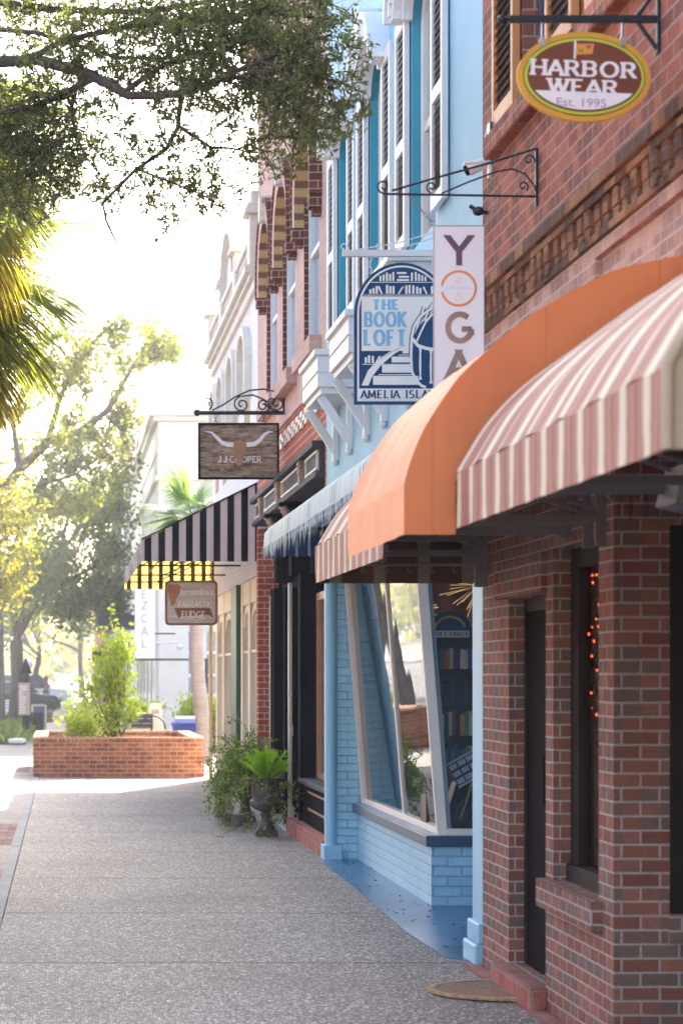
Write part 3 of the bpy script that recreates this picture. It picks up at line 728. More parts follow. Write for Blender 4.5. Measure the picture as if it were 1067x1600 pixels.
f=MB(); f.beam((1.42,11.13,2.335),(W,11.13,2.335),.05,.045); f.beam((W-.025,11.15,2.30),(W-.025,11.15,2.62),.05,.06); f.beam((1.45,13.3,2.42),(W,13.3,2.42),.03,.03)
f.tube([(1.60,13.2,2.27),(2.36,13.2,2.27)],.009,6)
for k in range(6):
    xx=1.66+k*.128
    hk=MB(); hk.tube([(xx,13.2,2.262)]+[(xx+.012*math.cos(a),13.2,2.240+.014*math.sin(a)) for a in [R(90+i*40) for i in range(8)]],.0035,4); obj('hook',hk,M['canvas_grey'],A3)
obj('rail',f,M['canvas_grey'],A3)
f=MB(); f.beam((W-.03,13.32,2.15),(W-.03,13.32,2.62),.06,.08); obj('post',f,M['canvas_grey'],A3)
# lamp box under the near awning
L=thing('wall_lamp',(2.3,8.7,2.3),'grey box floodlight at the right edge under the near striped awning','lamp')
b=MB(); b.prism([(2.20,2.28),(2.36,2.25),(2.36,2.42),(2.24,2.42)],'y',8.55,8.85); obj('housing',b,M['steel'],L,bevel=.006)
b=MB(); b.prism([(2.205,2.272),(2.355,2.244),(2.355,2.25),(2.205,2.278)],'y',8.57,8.83); obj('lens',b,M['pane_pale'],L)

# ---- orange string lights inside the street window
SL=thing('string_light',(2.56,11.45,2.1),'orange string lights on dark wire hanging inside the tall window','string lights')
random.seed(8); wr=MB(); bulbs=MB(); bl=[]
for k in range(4):
    x=2.515+.008*k; pts=[]; z=2.13; 
    while z>(1.45 if k<3 else .82):
        pts.append((x+random.uniform(-.010,.010),11.36-.03*k+random.uniform(-.04,.04),z)); z-=.035
    wr.tube(pts,.0035,4); bl+= [p for i,p in enumerate(pts) if random.random()<.24 and p[2]>1.35]
obj('wire',wr,M['rubber'],SL)
for p in bl[:24]:
    b=MB(); b.ball(p,.0062,8,sq=(1,1,1.4)); obj('bulb',b,M['bulb'],SL)

c=MB(); vs=[]; n=40
for k in range(n+1):
    y=10.62+.98*k/n; o=.012*math.sin(k*1.35)
    vs+=[(2.585+o,y,2.3),(2.585+o*1.2,y,.70)]
c.add(vs,[(2*k,2*k+2,2*k+3,2*k+1) for k in range(n)],0,True)
tag(obj('curtain',c,M['curtain_tan'],None),'cream curtain behind the string lights in the tall brick framed window','curtain')

# ---- door mat
s=MB(); arc=[(2.30-.40*math.cos(R(a)),12.33+.37*math.sin(R(a))) for a in range(-90,91,10)]
s.prism(arc,'z',.007,.018); mt=thing('door_mat',(2.1,12.33,.006),'half round brown door mat on the pavement in front of the black door','mat')
obj('mat_pad',s,M['mat_brown'],mt)
s=MB(); a2=[(2.30-.41*math.cos(R(a)),12.33+.38*math.sin(R(a))) for a in range(-90,91,10)]; a1=[(2.28-.36*math.cos(R(a)),12.33+.33*math.sin(R(a))) for a in range(-90,91,10)]
n=len(a1); s.add([(x,y,.021) for x,y in a2]+[(x,y,.021) for x,y in a1]+[(x,y,.007) for x,y in a2],[(i,i+1,n+i+1,n+i) for i in range(n-1)]+[(i,i+1,2*n+i+1,2*n+i) for i in range(n-1)])
obj('border',s,M['mat_edge'],mt)

# ================================================================== BUILDING 2 : blue book shop
B2=thing('blue_building',(W,13.45,0),'light blue painted building with white shutters and a slanted shop window','building')
y0,y1=13.455,21.5
ops=[(15.1,16.2,4.55,6.13,.28),(17.47,18.4,4.55,6.13,.28),(19.6,20.5,4.55,6.13,.28)]
w=MB(); wall_x(w,W,y0,y1,2.75,9.6,ops,.085,0,1,1); w.quad((W,y0,2.75),(W,y1,2.75),(W+.3,y1,2.75),(W+.3,y0,2.75),0)
obj('wall',w,[M['blue_wall'],M['teal']],B2)
w=MB(); w.box(W-.10,W+.3,y0,y1,9.6,9.72); w.box(W-.18,W+.3,y0,y1,9.72,9.9); obj('cornice',w,M['white'],B2,bevel=.01)
shell('shell',B2,W+.3,y0,y1,9.8,M['blue_wall'])
for (a,b,c,d,rs) in ops:
    cy=(a+b)/2; hw=(b-a)/2
    f=MB(); f.box(W+.06,W+.12,a+.002,a+.10,c,d); f.box(W+.06,W+.12,b-.10,b-.002,c,d); f.box(W+.061,W+.12,a+.10,b-.10,c,c+.08); f.box(W+.075,W+.12,a+.10,b-.10,c+.80,c+.86); f.box(W+.08,W+.12,cy-.02,cy+.02,c,d)
    arch_band(f,W+.062,W+.12,cy,hw-.10,d,rs-.1,.098)
    wf=obj('window',f,M['white_warm'],B2,bevel=.003)
    p=MB(); p.quad((W+.10,a,c),(W+.10,a,d+rs),(W+.10,b,d+rs),(W+.10,b,c)); obj('pane',p,M['pane_pale'],wf)
    h=MB(); arch_band(h,W-.13,W+.0,cy,hw+.02,d+.02,rs,.16,.15); arch_band(h,W-.17,W+.0,cy,hw+.181,d+.03,rs+.151,.05,.05)
    arch_band(h,W-.07,W+.0,cy,hw-.035,d+.0,rs-.035,.055)
    h.box(W-.17,W,cy-.10,cy+.10,d+rs+.05,d+rs+.27)
    # dentils in the hood
    for i in range(1,14):
        t=math.pi*i/14; yy=cy-(hw+.10)*math.cos(t); zz=d+.02+(rs+.08)*math.sin(t)
        h.obox((W-.14,yy,zz),(.012,0,0),(0,.022,0),(0,0,.05))
    obj('hood_mould',h,M['white'],B2,bevel=.006)
    for ya,yb in ((b+.03,b+.50),(a-.50,a-.03)):
        f=MB(); t=.06
        f.box(W-.05,W-.01,ya,ya+t,4.6,d+.08); f.box(W-.05,W-.01,yb-t,yb,4.6,d+.08)
        for zz in (4.6,5.27,d-.01): f.box(W-.049,W-.011,ya+t,yb-t,zz,zz+.09)
        sh=obj('shutter',f,M['white'],B2,bevel=.004)
        l=MB(); zz=4.71
        while zz<d-.02:
            if not(5.25<zz<5.38): l.obox((W-.036,(ya+yb)/2,zz),(.009,0,.012),(0,(yb-ya)/2-t,0),(.0015,0,.002))
            zz+=.05
        l.box(W-.0265,W-.012,ya+t,yb-t,4.62,d,1)  # dark sheet behind the white slats, painted shade for their gaps
        obj('louvers',l,[M['white'],M['louver_gap_shade']],sh)
    # box below the window, on timber brackets
    bx0=W-.30; by0,by1=cy-.62,cy+.62
    q=MB(); q.box(bx0,W,by0,by1,4.02,4.28); q.box(bx0-.03,W,by0-.03,by1+.03,4.28,4.33); q.box(bx0-.012,W,by0-.012,by1+.012,4.14,4.15)
    q.box(bx0+.03,W,by0+.03,by1-.03,3.97,4.02)
    bo=obj('window_box',q,M['white'],B2,bevel=.006)
    for yy in (by0+.12,by1-.12):
        k=MB(); k.box(W-.05,W,yy-.035,yy+.035,3.52,3.97); k.beam((W-.26,yy,3.95),(W-.03,yy,3.60),.06,.07); k.ball((W-.03,yy,3.50),.035,8); obj('bracket',k,M['white'],bo,bevel=.004)
# shop front, ground floor
w=MB()
w.box(W,W+.25,13.46,13.80,0,2.75)                        # near pilaster
w.box(W-.045,W+.26,13.455,13.86,0,.12); w.box(W-.025,W+.255,13.457,13.83,.12,.24)
obj('pilaster',w,M['blue_trim'],B2,bevel=.012)
w=MB(); w.tube([(W+.015,21.26,.1),(W+.015,21.26,2.78)],.055,16); w.box(W-.02,W+.1,21.28,21.49,0,2.75); w.box(W-.055,W+.11,21.19,21.47,0,.13)
obj('pilaster',w,M['blue_trim'],B2,bevel=.006)
w=MB(); w.box(W+.06,3.65,21.25,21.45,0,2.75)              # blue brick return wall
w.box(2.62,2.78,16.96,21.25,0,.43); w.box(2.78,3.6,16.96,17.1,0,.43)
obj('bulkhead',w,M['brick_blue'],B2,bevel=.004)
w=MB(); w.prism([(2.575,16.91),(2.575,21.24),(2.80,21.24),(2.80,17.16),(3.6,17.16),(3.6,16.91)],'z',.43,.505)
sl=obj('window_sill',w,M['navy'],B2,bevel=.004)
w=MB(); w.prism([(2.59,16.93),(2.59,21.23),(2.74,21.23),(2.74,17.0),(3.6,17.0),(3.6,16.93)],'z',.506,.512); obj('sill_top',w,M['sill_top'],sl)
w=MB(); w.box(W+.02,2.62,13.8,21.3,2.55,2.75); w.box(2.62,4.2,13.8,16.9,2.62,2.75); obj('soffit',w,M['blue_trim'],B2)
# tilted glazing
gx=lambda z: 2.70-(z-.51)*.0786
def post(mb,y,w_,d_=.05,z0=.51,z1=2.56,dx=0):
    a=(gx(z0)+dx,y,z0); b=(gx(z1)+dx,y,z1); mb.obox(((a[0]+b[0])/2,y,(z0+z1)/2),(d_/2,0,0),(0,w_/2,0),((b[0]-a[0])/2,0,(z1-z0)/2))
f=MB(); post(f,21.2,.06,.09); post(f,18.8,.045,.035); post(f,16.98,.05,.075)
f.box(2.665,2.73,16.99,21.22,.512,.56); f.box(2.72,3.6,16.945,17.0,.512,.555); f.box(2.52,2.62,16.95,21.24,2.49,2.56); f.box(3.5,3.6,16.95,17.0,.512,2.56)
wf=obj('shop_window',f,M['white_warm'],B2,bevel=.004)
f=MB(); post(f,17.0,.03,.03,dx=.055); obj('window_bead',f,M['sill_top'],wf)
for ya,yb in ((17.0,18.78),(18.82,21.18)):
    p=MB(); p.quad((gx(.55),ya,.55),(gx(2.5),ya,2.5),(gx(2.5),yb,2.5),(gx(.55),yb,.55)); obj('pane',p,M['glass'],wf)
p=MB(); p.quad((gx(.55)+.03,16.975,.55),(3.5,16.975,.55),(3.5,16.975,2.5),(gx(2.5)+.03,16.975,2.5)); obj('pane',p,M['glass'],wf)
# door of the book shop in the recess
d=MB(); d.box(3.6,3.66,14.6,15.6,.02,2.1); d.box(3.58,3.7,13.8,14.6,0,2.62); d.box(3.58,3.7,15.6,16.95,0,2.62); d.box(3.58,3.7,14.6,15.6,2.1,2.62)
obj('recess_wall',d,M['blue_trim'],B2)
# interior
r=MB(); r.quad((2.79,17.05,.48),(3.6,17.05,.48),(3.6,21.24,.48),(2.79,21.24,.48)); r.quad((3.6,17.0,.4),(3.6,21.24,.4),(3.6,21.24,2.7),(3.6,17.0,2.7)); r.quad((2.62,17.0,2.57),(3.6,17.0,2.57),(3.6,21.24,2.57),(2.62,21.24,2.57))
obj('interior_wall',r,M['dark_room'],B2)
c=MB(); vs=[]; 
for i in range(25):
    for z in (2.05,2.55): vs.append((2.58+i*.04,17.95+.02*math.sin(i*1.3),z))
c.add(vs,[(2*i,2*i+1,2*i+3,2*i+2) for i in range(24)],0,True)
tag(obj('curtain',c,M['curtain_brown'],None),'brown curtain behind the gold spark lights at the top of the book shop window','curtain')
# bookcase with books
BC=thing('bookcase',(2.95,17.75,.5),'dark wooden bookcase inside the book shop window','bookcase')
c=MB(); c.box(2.68,2.70,17.6,17.85,.5,2.02); c.box(3.22,3.24,17.6,17.85,.5,2.02); c.box(2.68,3.24,17.84,17.86,.5,2.02)
shz=[.62,.97,1.205,1.46,1.70]
for z in shz: c.box(2.70,3.22,17.6,17.84,z-.02,z)
obj('shelf',c,M['shelf_wood'],BC,bevel=.002)
bcols=[(.02,.10,.30),(.55,.48,.30),(.45,.10,.05),(.05,.25,.30),(.60,.58,.50),(.40,.22,.05),(.03,.03,.04),(.10,.30,.12),(.50,.35,.08),(.12,.05,.12),(.65,.62,.55),(.30,.05,.05)]
BM=[paint('book_%s'%n,c_,.6,.1,20) for n,c_ in zip(['blue','cream','red','teal','ivory','ochre','black','green','mustard','plum','white','maroon'],bcols)]
cn=['blue','cream','red','teal','ivory','ochre','black','green','mustard','plum','white','maroon']
random.seed(21)
shn=['bottom','second','middle','fourth','top']
for si,(z,hh) in enumerate(zip(shz[1:],(.17,.19,.17,.16))):
    x=2.72; k=0
    while x<3.19:
        t=random.uniform(.018,.034); h=hh*random.uniform(.75,1); ci=random.randrange(12) if si!=2 else random.choice([6,9,6,0])
        b=MB(); b.box(x,x+t-.002,17.605+random.uniform(0,.02),17.76,z+.001,z+h)
        tag(obj('book',b,BM[ci]),'upright %s book on the %s shelf of the bookcase'%(cn[ci],['second lowest','middle','second highest','highest'][si]),'book',group='books on the %s shelf'%['second lowest','middle','second highest','highest'][si])
        x+=t; k+=1
# records / flat books leaning
for k in range(7):
    b=MB(); x=2.80+k*.04; b.obox((x+.02,17.45,.73),(.03*.1,0,-.0),(0,.09,0),(.045,0,.14))
    tag(obj('book',b,BM[[10,6,6,1,6,9,6][k]]),'%s large flat book leaning at the bottom of the book shop window'%['white','black','black','cream','black','plum','black'][k],'book',group='large books leaning in the book shop window')
# shelf sign
s=MB(); s.box(2.69,2.995,17.56,17.575,1.935,1.985); sg=thing('shelf_sign',(2.86,17.57,1.92),'small cream ADULT PIRATE sign under the yellow arch in the book shop window','sign')
obj('board',s,M['sign_cream'],sg); s=MB(); stroke_text(s,'ADULT PIRATE',2.70,2.985,1.944,.032,17.56,.2,.1,.06,m=0,dep=.002); obj('lettering',s,M['black'],sg)
s=MB(); disc(s,2.856,1.99,.155,.14,17.585,17.60,0,24,0,180); obj('arch_board',s,M['sign_navy'],sg); s=MB(); disc(s,2.856,1.99,.12,.105,17.578,17.584,0,24,12,168,(.105,.09)); obj('arch_band',s,M['sign_yellow'],sg)
# crate of printed boxes (tilted)
cr=thing('display_crate',(3.02,17.42,.95),'pale grey patterned basket tilted above the leaning books in the shop window','basket')
c=MB(); ax=Vector((.15,0,.085)); az=Vector((-.045,0,.08)); c.obox((2.99,17.44,1.0),ax,(0,.08,0),az); obj('basket_body',c,M['charcoal'],cr,bevel=.006)
c=MB()
for r_ in (-.62,0.,.62):
    for k in range(5): c.obox(Vector((2.99,17.355,1.0))+ax*(-.8+k*.4)+az*r_,ax*.16,(0,.003,0),az*.2)
for s_ in (-1,1): c.obox(Vector((2.99,17.352,1.0))+az*s_,ax*1.02,(0,.006,0),az*.07)
obj('pattern_strips',c,M['sign_blue'],cr)
# gold spark lights
for (cx,cz,n_,a0,a1,L_,lab) in ((3.10,2.33,26,120,262,.30,'large burst of gold spark sticks at the top right of the book shop window'),(2.66,2.15,9,-40,40,.16,'small burst of gold spark sticks beside the white window post')):
    r_=thing('starburst_light',(cx,17.75,cz),lab,'light'); c=MB(); random.seed(n_)
    for k in range(n_):
        a=R(a0+(a1-a0)*random.random()); l1=L_*random.uniform(.5,1); l0=l1*random.uniform(.2,.5); dy=random.uniform(-.05,.05)
        c.tube([(cx+l0*math.cos(a),17.75+dy,cz+l0*math.sin(a)),(cx+l1*math.cos(a),17.75+dy*2,cz+l1*math.sin(a))],[.001,.0028],5)
    obj('sticks',c,M['spark'],r_)
# folded retractable awning with icicle fringe
IA=thing('fringed_awning',(W,18,2.9),'pale awning with an icicle fringe and blue striped underside on the blue building','awning')
xe=1.80; a,b=13.9,21.4
c=MB(); vs=[]; ny=150
for k in range(ny+1):
    y=a+(b-a)*k/ny; q=.008*math.sin(k*1.9)
    vs+=[(xe+.05+q,y,2.99),(xe+q,y,2.93),(xe-.01+q,y,2.80)]
c.add(vs,[(3*k+j,3*k+3+j,3*k+4+j,3*k+1+j) for k in range(ny) for j in (0,1)],0,True); obj('canopy_roll',c,M['awn_ice'],IA)
c=MB(); c.quad((xe+.05,a,2.985),(xe+.05,b,2.985),(W,b,3.0),(W,a,3.0)); obj('canopy',c,M['awn_blue'],IA)
c=MB(); random.seed(12); vs=[]; n=230
for k in range(n):
    y=a+(b-a)*k/n; y2=y+(b-a)/n*.96; l=random.uniform(.02,.16)*(.65+.35*math.sin(k*.5))+.03; o=random.uniform(-.01,.01)
    c.add([(xe-.012+o,y,2.81),(xe-.012+o,y2,2.81),(xe-.012+o,(y+y2)/2+.005,2.79-l),(xe-.012+o,y,2.79-l*.55)],[(0,1,2,3)])
obj('fringe',c,M['awn_ice_fringe'],IA)
c=MB(); n=26; vs=[]
for k in range(n+1):
    x=xe+(W-xe)*k/n; vs+=[(x,b-.01+.01*math.sin(k),2.98),(x,b-.01+.012*math.sin(k),2.73+.01*math.sin(k*2.2))]
c.add(vs,[(2*k,2*k+2,2*k+3,2*k+1) for k in range(n)],0,True)
M['awn_blue_x']=fabric('awning_blue_stripe_end',[(.22,(.50,.55,.60)),(1,(.03,.09,.20))],.11,0,.08)
obj('end_panel',c,M['awn_blue_x'],IA)
c=MB()
for yy in (14.2,17,19.5,21.3): c.beam((xe+.03,yy,2.92),(W,yy,2.98),.03,.03)
c.tube([(xe+.03,a,2.90),(xe+.03,b,2.90)],.02,8); c.tube([(1.95,a,2.86),(1.95,b,2.86)],.012,6); obj('frame',c,M['iron'],IA)
# ================================================================== BUILDING 3 : pink brick upstairs, dark shop front
B3=thing('pink_brick_building',(W,21.5,0),'pink brick building with three tall arched windows above a black shop front','building')
y0,y1=21.505,29.15
ops=[(22.1,23.5,4.82,6.35,.52),(24.4,25.8,4.82,6.35,.52),(26.5,27.85,4.82,6.35,.52)]
w=MB(); wall_x(w,W,y0,y1,4.35,9.1,ops,.085,0,1,2); obj('wall',w,[M['brick_pink'],M['brick_dark'],M['arch_stripes']],B3)
w=MB(); w.box(W,W+.3,y0,y1,3.80,4.12); w.box(W,W+.3,y0,y1,4.28,4.35); w.box(W,W+.3,y0,21.62,2.7,3.8); w.box(W,W+.3,21.50,21.62,0,2.7)
w.box(W-.015,W+.25,28.90,y1,0,3.45)
obj('lower_wall',w,M['brick_red'],B3)
# chequered band
c=MB(); k=0; y=y0
while y<y1-.1:
    for j in range(3):
        c.box(W-.012-.012*((k+j)%2),W+.05,y,y+.219,4.122+j*.052,4.122+(j+1)*.052-.001,(k+j)%2)
    y+=.22; k+=1
obj('chequered_band',c,[M['brick_red'],M['white_warm']],B3)
w=MB(); w.box(W-.03,W+.02,y0,y1,4.352,4.40); w.box(W-.14,W+.3,y0,y1,9.1,9.25); w.box(W-.22,W+.3,y0,y1,9.25,9.4)
y=y0+.1
while y<y1: w.box(W-.11,W,y,y+.12,8.85,9.1); y+=.35
obj('cornice',w,M['brick_pink'],B3,bevel=.008)
shell('shell',B3,W+.3,y0,y1,9.35,M['brick_pink'])
for (a,b,c_,d,rs) in ops:
    cy=(a+b)/2; hw=(b-a)/2
    f=MB(); f.box(W+.045,W+.12,a+.002,a+.07,c_,d); f.box(W+.045,W+.12,b-.07,b-.002,c_,d); f.box(W+.046,W+.12,a+.07,b-.07,c_,c_+.08); f.box(W+.06,W+.12,a+.07,b-.07,c_+.95,c_+1.0)
    arch_band(f,W+.05,W+.12,cy,hw-.07,d,rs-.07,.068)
    wf=obj('window',f,M['white'],B3,bevel=.003); p=MB(); p.quad((W+.10,a,c_),(W+.10,a,d+rs),(W+.10,b,d+rs),(W+.10,b,c_)); obj('pane',p,M['pane_pale'],wf)
    h=MB(); arch_band(h,W-.10,W,cy,hw,d,rs,.22,.22,0,16,.25,mi=1)
    obj('arch_hood',h,[M['brick_pink'],M['arch_stripes']],B3)
    h=MB(); arch_band(h,W-.12,W,cy,hw+.20,d,rs+.20,.05,.05,0,16,.25)
    for s_ in (-1,1):
        yy=cy+s_*(hw+.12); h.box(W-.115,W,yy-.10,yy+.10,d-.36,d-.25); h.box(W-.085,W,yy-.07,yy+.07,d-.43,d-.36)
    obj('hood_mould',h,M['brick_dark'],B3,bevel=.005)
    h=MB(); h.prism([(cy-.08,d+rs-.02),(cy+.08,d+rs-.02),(cy+.10,d+rs+.28),(cy-.10,d+rs+.28)],'x',W-.15,W); obj('keystone',h,M['cornice'],B3,bevel=.008)
    h=MB(); h.box(W-.11,W+.05,a-.15,b+.15,c_-.17,c_-.002); obj('window_sill',h,M['brick_pink'],B3,bevel=.01)
# shop front fascia with panels and carved brackets
f=MB(); f.box(W-.05,W+.3,y0+.12,28.9,3.50,3.80); f.box(W-.12,W+.3,y0+.1,28.92,3.74,3.80); f.box(W-.09,W+.3,y0+.1,28.92,3.47,3.52)
fa=obj('fascia',f,M['charcoal'],B3,bevel=.006)
f=MB()
for k,(a,b) in enumerate(((21.7,22.75),(23.35,25.25),(25.8,27.4),(27.95,28.8))):
    f.box(W-.072,W-.045,a,b,3.545,3.565); f.box(W-.072,W-.045,a,b,3.70,3.72); f.box(W-.071,W-.045,a,a+.02,3.565,3.70); f.box(W-.071,W-.045,b-.02,b,3.565,3.70)
obj('panel_moulding',f,M['white_warm'],fa)
for yy in (23.05,25.5,27.7):
    f=MB()
    for z,r_ in ((3.70,.045),(3.62,.04),(3.54,.032)): f.ball((W-.085,yy,z),r_,8,sq=(.8,1,1))
    f.box(W-.10,W-.05,yy-.04,yy+.04,3.50,3.74)
    obj('carved_bracket',f,M['tan_carve'],fa)
for yy in (24.8,26.6):
    k=MB(); pts=[]
    for i in range(9):
        t=i/8; pts.append((W-.09+.12*math.sin(t*1.5),yy,3.42-.34*t))
    k.tube(pts,[.04,.038,.035,.03,.028,.026,.024,.022,.02],8)
    for i in range(8): k.ball(Vector(pts[i])+Vector((-.028,0,-.01)),.022,6)
    obj('scroll_bracket',k,M['tan_carve'],B3)
    k=MB(); k.box(W-.13,W+.2,yy-.02,yy+.32,3.42,3.469); k.box(W-.0,W+.2,yy+.02,yy+.3,2.7,3.42); obj('bracket_block',k,M['black'],B3,bevel=.005)
w=MB(); w.box(W+.24,W+.3,y0+.12,28.9,2.62,3.5)
w.box(2.50,2.95,28.35,28.9,0,2.7); w.box(2.93,3.0,24.9,28.4,0,2.7)        # recess walls
w.box(2.42,2.62,24.4,24.62,0,2.7); w.box(2.50,2.56,24.62,25.0,0,2.62)
w.box(2.40,2.54,25.9,26.05,0.0,2.62)
obj('shop_front',w,M['black'],B3,bevel=.006)
w=MB(); w.box(2.40,2.44,25.45,25.52,.25,2.65); w.box(2.41,2.45,25.44,25.53,1.0,1.12); w.box(2.40,2.46,25.44,25.54,0.02,.25)
w.box(2.425,2.44,28.1,28.14,0.3,2.6)
obj('silver_strip',w,M['galv'],B3,bevel=.004)
w=MB(); w.box(2.455,2.66,21.63,24.4,.16,.55); w.box(2.43,2.66,21.63,24.42,.16,.24); obj('bulkhead',w,M['black'],B3,bevel=.01)
w=MB(); w.prism([(2.40,21.63),(2.40,24.45),(2.66,24.45),(2.66,21.63)],'z',.55,.60); obj('window_sill',w,M['charcoal'],B3,bevel=.01)
w=MB(); w.box(2.445,2.457,22.0,23.9,.30,.32); w.box(2.445,2.457,22.0,23.9,.47,.49); obj('bulkhead_moulding',w,M['copper_wood'],B3)
w=MB(); w.box(2.585,2.66,24.28,24.40,.6,2.5); w.box(2.59,2.66,22.95,23.02,.6,2.5); w.box(2.58,2.66,21.64,24.3,2.42,2.5); w.box(2.586,2.66,21.64,24.28,.6,.66)
wf=obj('shop_window',w,M['copper_wood'],B3,bevel=.004); p=MB(); p.quad((2.63,21.65,.66),(2.63,21.65,2.42),(2.63,24.3,2.42),(2.63,24.3,.66)); obj('pane',p,M['pane'],wf)
w=MB(); w.box(2.33,2.9,21.5,25.0,-.05,.155); obj('plinth',w,M['brick_paving_red'],B3,bevel=.008)
w=MB(); w.prism([(2.33,25.02),(2.36,26.3),(2.9,28.3),(2.95,25.02)],'z',.0,.03); obj('threshold',w,M['sill_top'],B3)

# ================================================================== BUILDING 4 : white painted brick
B4=thing('white_building',(W,29.2,0),'white painted brick building with a pedestalled parapet above the black striped awning','building')
y0,y1=29.155,37.9
ops=[(30.35,31.35,4.5,5.75,.22),(32.5,33.5,4.5,5.75,.22),(34.6,35.6,4.5,5.75,.22),(36.5,37.3,4.5,5.75,.22)]
w=MB(); wall_x(w,W,y0,y1,4.0,7.2,ops,.10,0,1,1); obj('wall',w,[M['brick_white'],M['cream']],B4)
shell('shell',B4,W+.3,y0,y1,7.1,M['brick_white'])
w=MB()
w.box(W-.10,W+.3,y0,y1,6.55,6.62); w.box(W-.16,W+.3,y0,y1,6.62,6.72); w.box(W-.05,W+.3,y0,y1,6.42,6.55)
w.box(W-.05,W+.3,y0,y1,7.0,7.06); w.box(W-.09,W+.3,y0,y1,7.06,7.14)
obj('cornice',w,M['cornice'],B4,bevel=.01)
for yy in (29.35,32.0,34.8,37.6):
    w=MB(); w.box(W-.10,W+.28,yy-.2,yy+.2,6.72,7.34); w.box(W-.16,W+.32,yy-.26,yy+.26,7.34,7.42); w.box(W-.13,W+.3,yy-.23,yy+.23,7.42,7.48); w.box(W-.08,W+.2,yy-.16,yy+.16,7.48,7.64)
    obj('parapet_pedestal',w,M['cornice'],B4,bevel=.01)
w=MB(); pts=arch_pts(33.4,1.2,7.14,.72); w.prism([(pts[0][0],7.0)]+pts+[(pts[-1][0],7.0)],'x',W-.02,W+.25)
obj('parapet_arch',w,M['brick_white'],B4); w=MB(); arch_band(w,W-.12,W+.28,33.4,1.2,7.14,.72,.10); obj('arch_coping',w,M['cornice'],B4)
for (a,b,c_,d,rs) in ops:
    cy=(a+b)/2; hw=(b-a)/2
    f=MB(); f.box(W+.06,W+.12,a+.002,a+.07,c_,d); f.box(W+.06,W+.12,b-.07,b-.002,c_,d); f.box(W+.061,W+.12,a+.07,b-.07,c_,c_+.07); f.box(W+.07,W+.12,a+.07,b-.07,c_+.65,c_+.7)
    wf=obj('window',f,M['cream'],B4); p=MB(); p.quad((W+.10,a,c_),(W+.10,a,d+rs),(W+.10,b,d+rs),(W+.10,b,c_)); obj('pane',p,M['pane_pale'],wf)
    h=MB(); arch_band(h,W-.10,W,cy,hw+.12,d,rs+.1,.12,.12,0,14,.55); obj('hood_mould',h,M['cornice'],B4,bevel=.006)
w=MB()
w.box(W,W+.3,y0,y1,2.9,4.0)
obj('lintel_wall',w,M['brick_white'],B4)
# cream shop front with dark green columns
w=MB(); w.box(W+.05,W+.3,y0,y1,0,.45); w.box(W+.05,W+.3,y0,y1,2.6,2.9)
for a,b in ((29.2,29.6),(30.9,31.2),(32.2,32.5),(34.1,34.4),(36.0,36.3),(37.5,37.88)): w.box(W+.04,W+.3,a,b,0,2.9)
for a,b in ((29.6,30.9),(31.2,32.2),(34.4,36.0),(36.3,37.5)):
    arch_band(w,W+.06,W+.2,(a+b)/2,(b-a)/2-.1,2.3,.2,.1,.1); w.box(W+.06,W+.12,(a+b)/2-.02,(a+b)/2+.02,.45,2.5); w.box(W+.06,W+.12,a,b,1.95,1.99)
sf=obj('shop_front',w,M['cream'],B4,bevel=.006)
p=MB(); p.quad((W+.14,y0+.05,.4),(W+.14,y0+.05,2.6),(W+.14,y1-.05,2.6),(W+.14,y1-.05,.4)); obj('pane',p,M['pane_pale'],sf)
w=MB()
w.box(W-.02,W+.045,32.55,33.6,0,2.9)
obj('green_column',w,M['green'],sf,bevel=.006)
w=MB(); w.tube([(W-.05,37.75,0),(W-.05,37.75,2.9)],.03,10); obj('column',w,M['gold'],B4)

# ---- black and white awning
BW=thing('black_striped_awning',(W,33.5,3.1),'black and white striped awning with a glowing yellow and black far end','awning')
a,b=29.2,37.7; xe=.95; zt,zf,zb=4.02,3.32,3.09
c=MB(); n=60; vs=[]
for k in range(n+1):
    y=a+(b-a)*k/n; vs+=[(W,y,zt),(xe,y,zf-.01*abs(math.sin(k*.9))),(xe-.0,y,zf),(xe+.004*math.sin(k*1.3),y,zb)]
c.add(vs,[(4*k,4*k+4,4*k+5,4*k+1) for k in range(n)]+[(4*k+2,4*k+6,4*k+7,4*k+3) for k in range(n)]); obj('canopy',c,M['awn_bw_front'],BW)
c=MB(); n=36; vs=[]
for k in range(n+1):
    x=xe+(W-xe)*k/n; vs+=[(x,a+.006*math.sin(k*1.1),zf+(zt-zf)*k/n),(x,a+.006*math.sin(k*1.1),zb+.14),(x,a+.012*math.sin(k*1.4),zb-.03)]
c.add(vs,[(3*k+j,3*k+3+j,3*k+4+j,3*k+1+j) for k in range(n) for j in (0,1)],0,True); obj('end_panel',c,M['awn_bw'],BW)
c=MB(); vs=[]
for k in range(n+1):
    x=xe+(W-xe)*k/n; vs+=[(x,b,zf+(zt-zf)*k/n),(x,b+.01*math.sin(k),zb-.06)]
c.add(vs,[(2*k,2*k+2,2*k+3,2*k+1) for k in range(n)]); obj('end_panel',c,M['awn_bw_far'],BW)
c=MB()
for yy in (a+.1,32,35,b-.1):
    c.tube([(xe+.03,yy,zb+.05),(W,yy,zb+.05)],.014,6); c.tube([(xe+.03,yy,zf-.03),(W,yy,zt-.05)],.014,6); c.tube([(xe+.5,yy,zb+.05),(W,yy,zb+.45)],.012,6)
for xx,zz in ((xe+.03,zb+.05),(xe+.4,zb+.22),(xe+.8,zb+.22)): c.tube([(xx,a+.05,zz),(xx,b-.05,zz)],.014,6)
obj('frame',c,M['iron'],BW)
c=MB(); c.tube([(xe-.01,a-.01,zf+.01),(W,a-.01,zt+.01)],.012,6); obj('piping',c,M['black'],BW)

# ================================================================== BUILDING 5 : cream corner building beyond the plaza
B5=thing('cream_building',(W,60,0),'large cream corner building beyond the plaza behind the blue bin','building')
w=MB(); X=2.37
